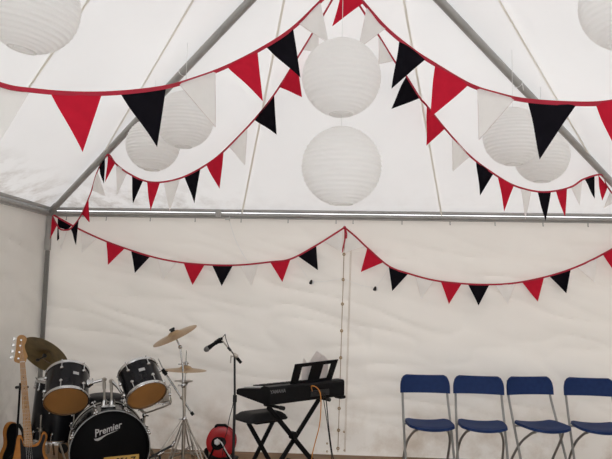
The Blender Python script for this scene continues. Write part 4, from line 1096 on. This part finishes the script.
# X stand
kst = thing('keyboard_stand', (KM @ V((KL/2, KW*.4, 0)))*1.0, 'black folding cross-legged stand under the keyboard', 'stand')
kst.location.z = 0
def xl(u, v, yl): return on_plane(u, v, KM @ V((0, yl, 0)), ky)
yl1, yl2 = .10, .125
a0 = xl(268, 406.5, yl1); a1 = xl(310, 458, yl1); b0 = xl(319, 397, yl2); b1 = xl(282, 458, yl2)
def down(p, q):                                  # extend to the floor
    t = (q.z-.028)/(p.z-q.z); return q+(q-p)*t
a1 = down(a0, a1); b1 = down(b0, b1)
def flat(mb, p, q, w, t):
    d = (q-p).normalized(); s_ = ky.cross(d).normalized(); m = Matrix((s_, ky, d)).transposed().to_4x4(); m.translation = (p+q)/2
    mb.box((0, 0, 0), (w, t, (q-p).length), m, .004)
a0.z = min(a0.z, KA.z-.028); b0.z = min(b0.z, KA.z-.028)
for p, q in ((a0, a1), (b0, b1)):
    mb = MB(); flat(mb, p, q, .040, .022); mb.build('leg', BLACKP, kst)
for p, z, nm in ((a0, KA.z-.014, 'support_arm'), (b0, KA.z-.014, 'support_arm'), (a1, .014, 'foot_bar'), (b1, .014, 'foot_bar')):
    mb = MB(); o = KM.inverted() @ p; s0, s1 = (-.09, .13) if nm == 'support_arm' else (-.14, KW+.04)
    if nm == 'support_arm' and p is b0: s0 = .0
    A_ = KM @ V((o.x, s0, 0)); B_ = KM @ V((o.x, s1, 0)); A_.z = B_.z = z
    mb.tube([A_, B_], .0135, 12); br = mb.build(nm, BLACKP, kst)
    mb = MB(); mb.tube([A_-ky*.014, A_+ky*.03], .017, 12); mb.build('rubber_end', BLACKR, br)
    mb = MB(); mb.tube([B_+ky*.012, B_-ky*.02], .017, 12); mb.build('rubber_end', BLACKR, br)
mb = MB(); xc = xl(293.7, 435.5, yl1-.02); mb.lathe([(.034, -.03), (.034, .012), (.026, .022), (1e-6, .022)], frame(-ky, xc), 16); mb.build('lock_hub', BLACKP, kst)
# cables behind the keyboard
oc = tag(MB().tube(cr([KM @ V((KL*.52, -.002, .075)), at(311.5, 386.2, -1.0), at(316, 387, -.98), at(320, 392.5, -.97), at(321, 405, -.96), at(319.5, 425, -.95), at(315, 443, -.95), at(312, 457, -.95), V((at(312, 457, -.95).x-.01, -.93, .008)), V((at(312, 457, -.95).x+.15, -.75, .008))], 8), .0044, 8).build('orange_cable', ORCAB), 'orange cable looping down from the back of the keyboard', 'cable')
tag(MB().tube(cr([KM @ V((KL*.62, -.004, .06)), at(324.5, 393, -.90), at(326.5, 403, -.88), at(328.5, 425, -.85), at(331, 445, -.80), at(332.5, 455, -.72), V((at(332.5, 455, -.72).x+.03, -.6, .008))], 8), .0045, 8).build('black_cable', BLACKR), 'black cable hanging straight down from the keyboard to the floor, nearer the wall joint', 'cable', None)
tag(MB().tube(cr([KM @ V((KL*.58, -.004, .06)), at(322.5, 392, -.93), at(324, 402, -.90), at(327.5, 425, -.86), at(330.2, 446, -.80), at(331.4, 456, -.74), V((at(331.4, 456, -.74).x, -.62, .008))], 8), .0032, 8).build('black_cable', BLACKR), 'thin black cable beside the orange cable, hanging from the keyboard back', 'cable', None)
# keyboard stool
KY2 = -.62
sc0 = at(260.8, 415.5, KY2)
st = thing('keyboard_stool', (sc0.x, KY2, 0), 'black padded folding stool with crossed legs beside the keyboard', 'stool')
sz = at(262, 410.8, KY2).z
ang = math.atan2(kx.y, kx.x)-.06
SMx = Matrix.Translation((sc0.x, KY2, 0)) @ Matrix.Rotation(ang, 4, 'Z')
sl = .43; sd = .27
mb = MB()
def top_(a, b):
    x, y = 2*a-1, 2*b-1; e = max(abs(x), abs(y)); z = sz-.052*max(0, (e-.55)/.45)**2.2
    k = 1-.05*(abs(x*y))**2
    return SMx @ V((x*sl/2*k, y*sd/2*k, z))
mb.grid(top_, 18, 14)
mb.box((0, 0, sz-.062), (sl*.97, sd*.96, .025), SMx, .01); mb.build('seat_cushion', VINYL, st, 60)
mb = MB(); mb.box((0, 0, sz-.082), (sl*.55, sd*.8, .018), SMx, .004); mb.build('seat_plate', BLACKP, st)
def sl_(u, v): 
    n2 = SMx.to_3x3() @ V((0, 1, 0)); return on_plane(u, v, V((sc0.x, KY2, 0)), n2)
n2 = SMx.to_3x3() @ V((0, 1, 0))
for k, (p, q) in enumerate(((sl_(247.5, 422), sl_(267, 457)), (sl_(274, 421), sl_(256, 457)))):
    for yo in (0,):
        o = n2*(yo+(.012 if k else -.012)); P = p+o; P.z = min(P.z, sz-.085); Q = down(p, q)+o; Q.z = .024
        d = (Q-P).normalized(); s_ = n2.cross(d).normalized(); m = Matrix((s_, n2, d)).transposed().to_4x4(); m.translation = (P+Q)/2
        mb = MB(); mb.box((0, 0, 0), (.038, .020, (Q-P).length), m, .004); mb.build('leg', BLACKP, st)
    Q = down(p, q); mb = MB(); mb.tube([Q-n2*.15+V((0, 0, .013-Q.z)), Q+n2*.15+V((0, 0, .013-Q.z))], .013, 10); mb.build('foot_bar', BLACKP, st)

# ------------------------------------------------------------------ light: overcast daylight through the canvas
w = bpy.data.worlds.new('overcast'); S.world = w; w.use_nodes = True
nt = w.node_tree; bg_ = nt.nodes['Background']
tc = nt.nodes.new('ShaderNodeTexCoord'); sep = nt.nodes.new('ShaderNodeSeparateXYZ'); rp = nt.nodes.new('ShaderNodeValToRGB')
nt.links.new(tc.outputs['Generated'], sep.inputs[0]); nt.links.new(sep.outputs['Z'], rp.inputs['Fac'])
rp.color_ramp.elements[0].color = (.97, .98, 1.0, 1); rp.color_ramp.elements[1].color = (1.0, 1.0, 1.02, 1)
nt.links.new(rp.outputs['Color'], bg_.inputs['Color']); bg_.inputs['Strength'].default_value = 2.85

S.view_settings.view_transform = 'Standard'; S.view_settings.look = 'None'
S.view_settings.gamma = 1; S.view_settings.use_curve_mapping = False
S.view_settings.exposure = 0.17
S.cycles.use_denoising = True
S.cycles.max_bounces = 10; S.cycles.diffuse_bounces = 7; S.cycles.transmission_bounces = 8
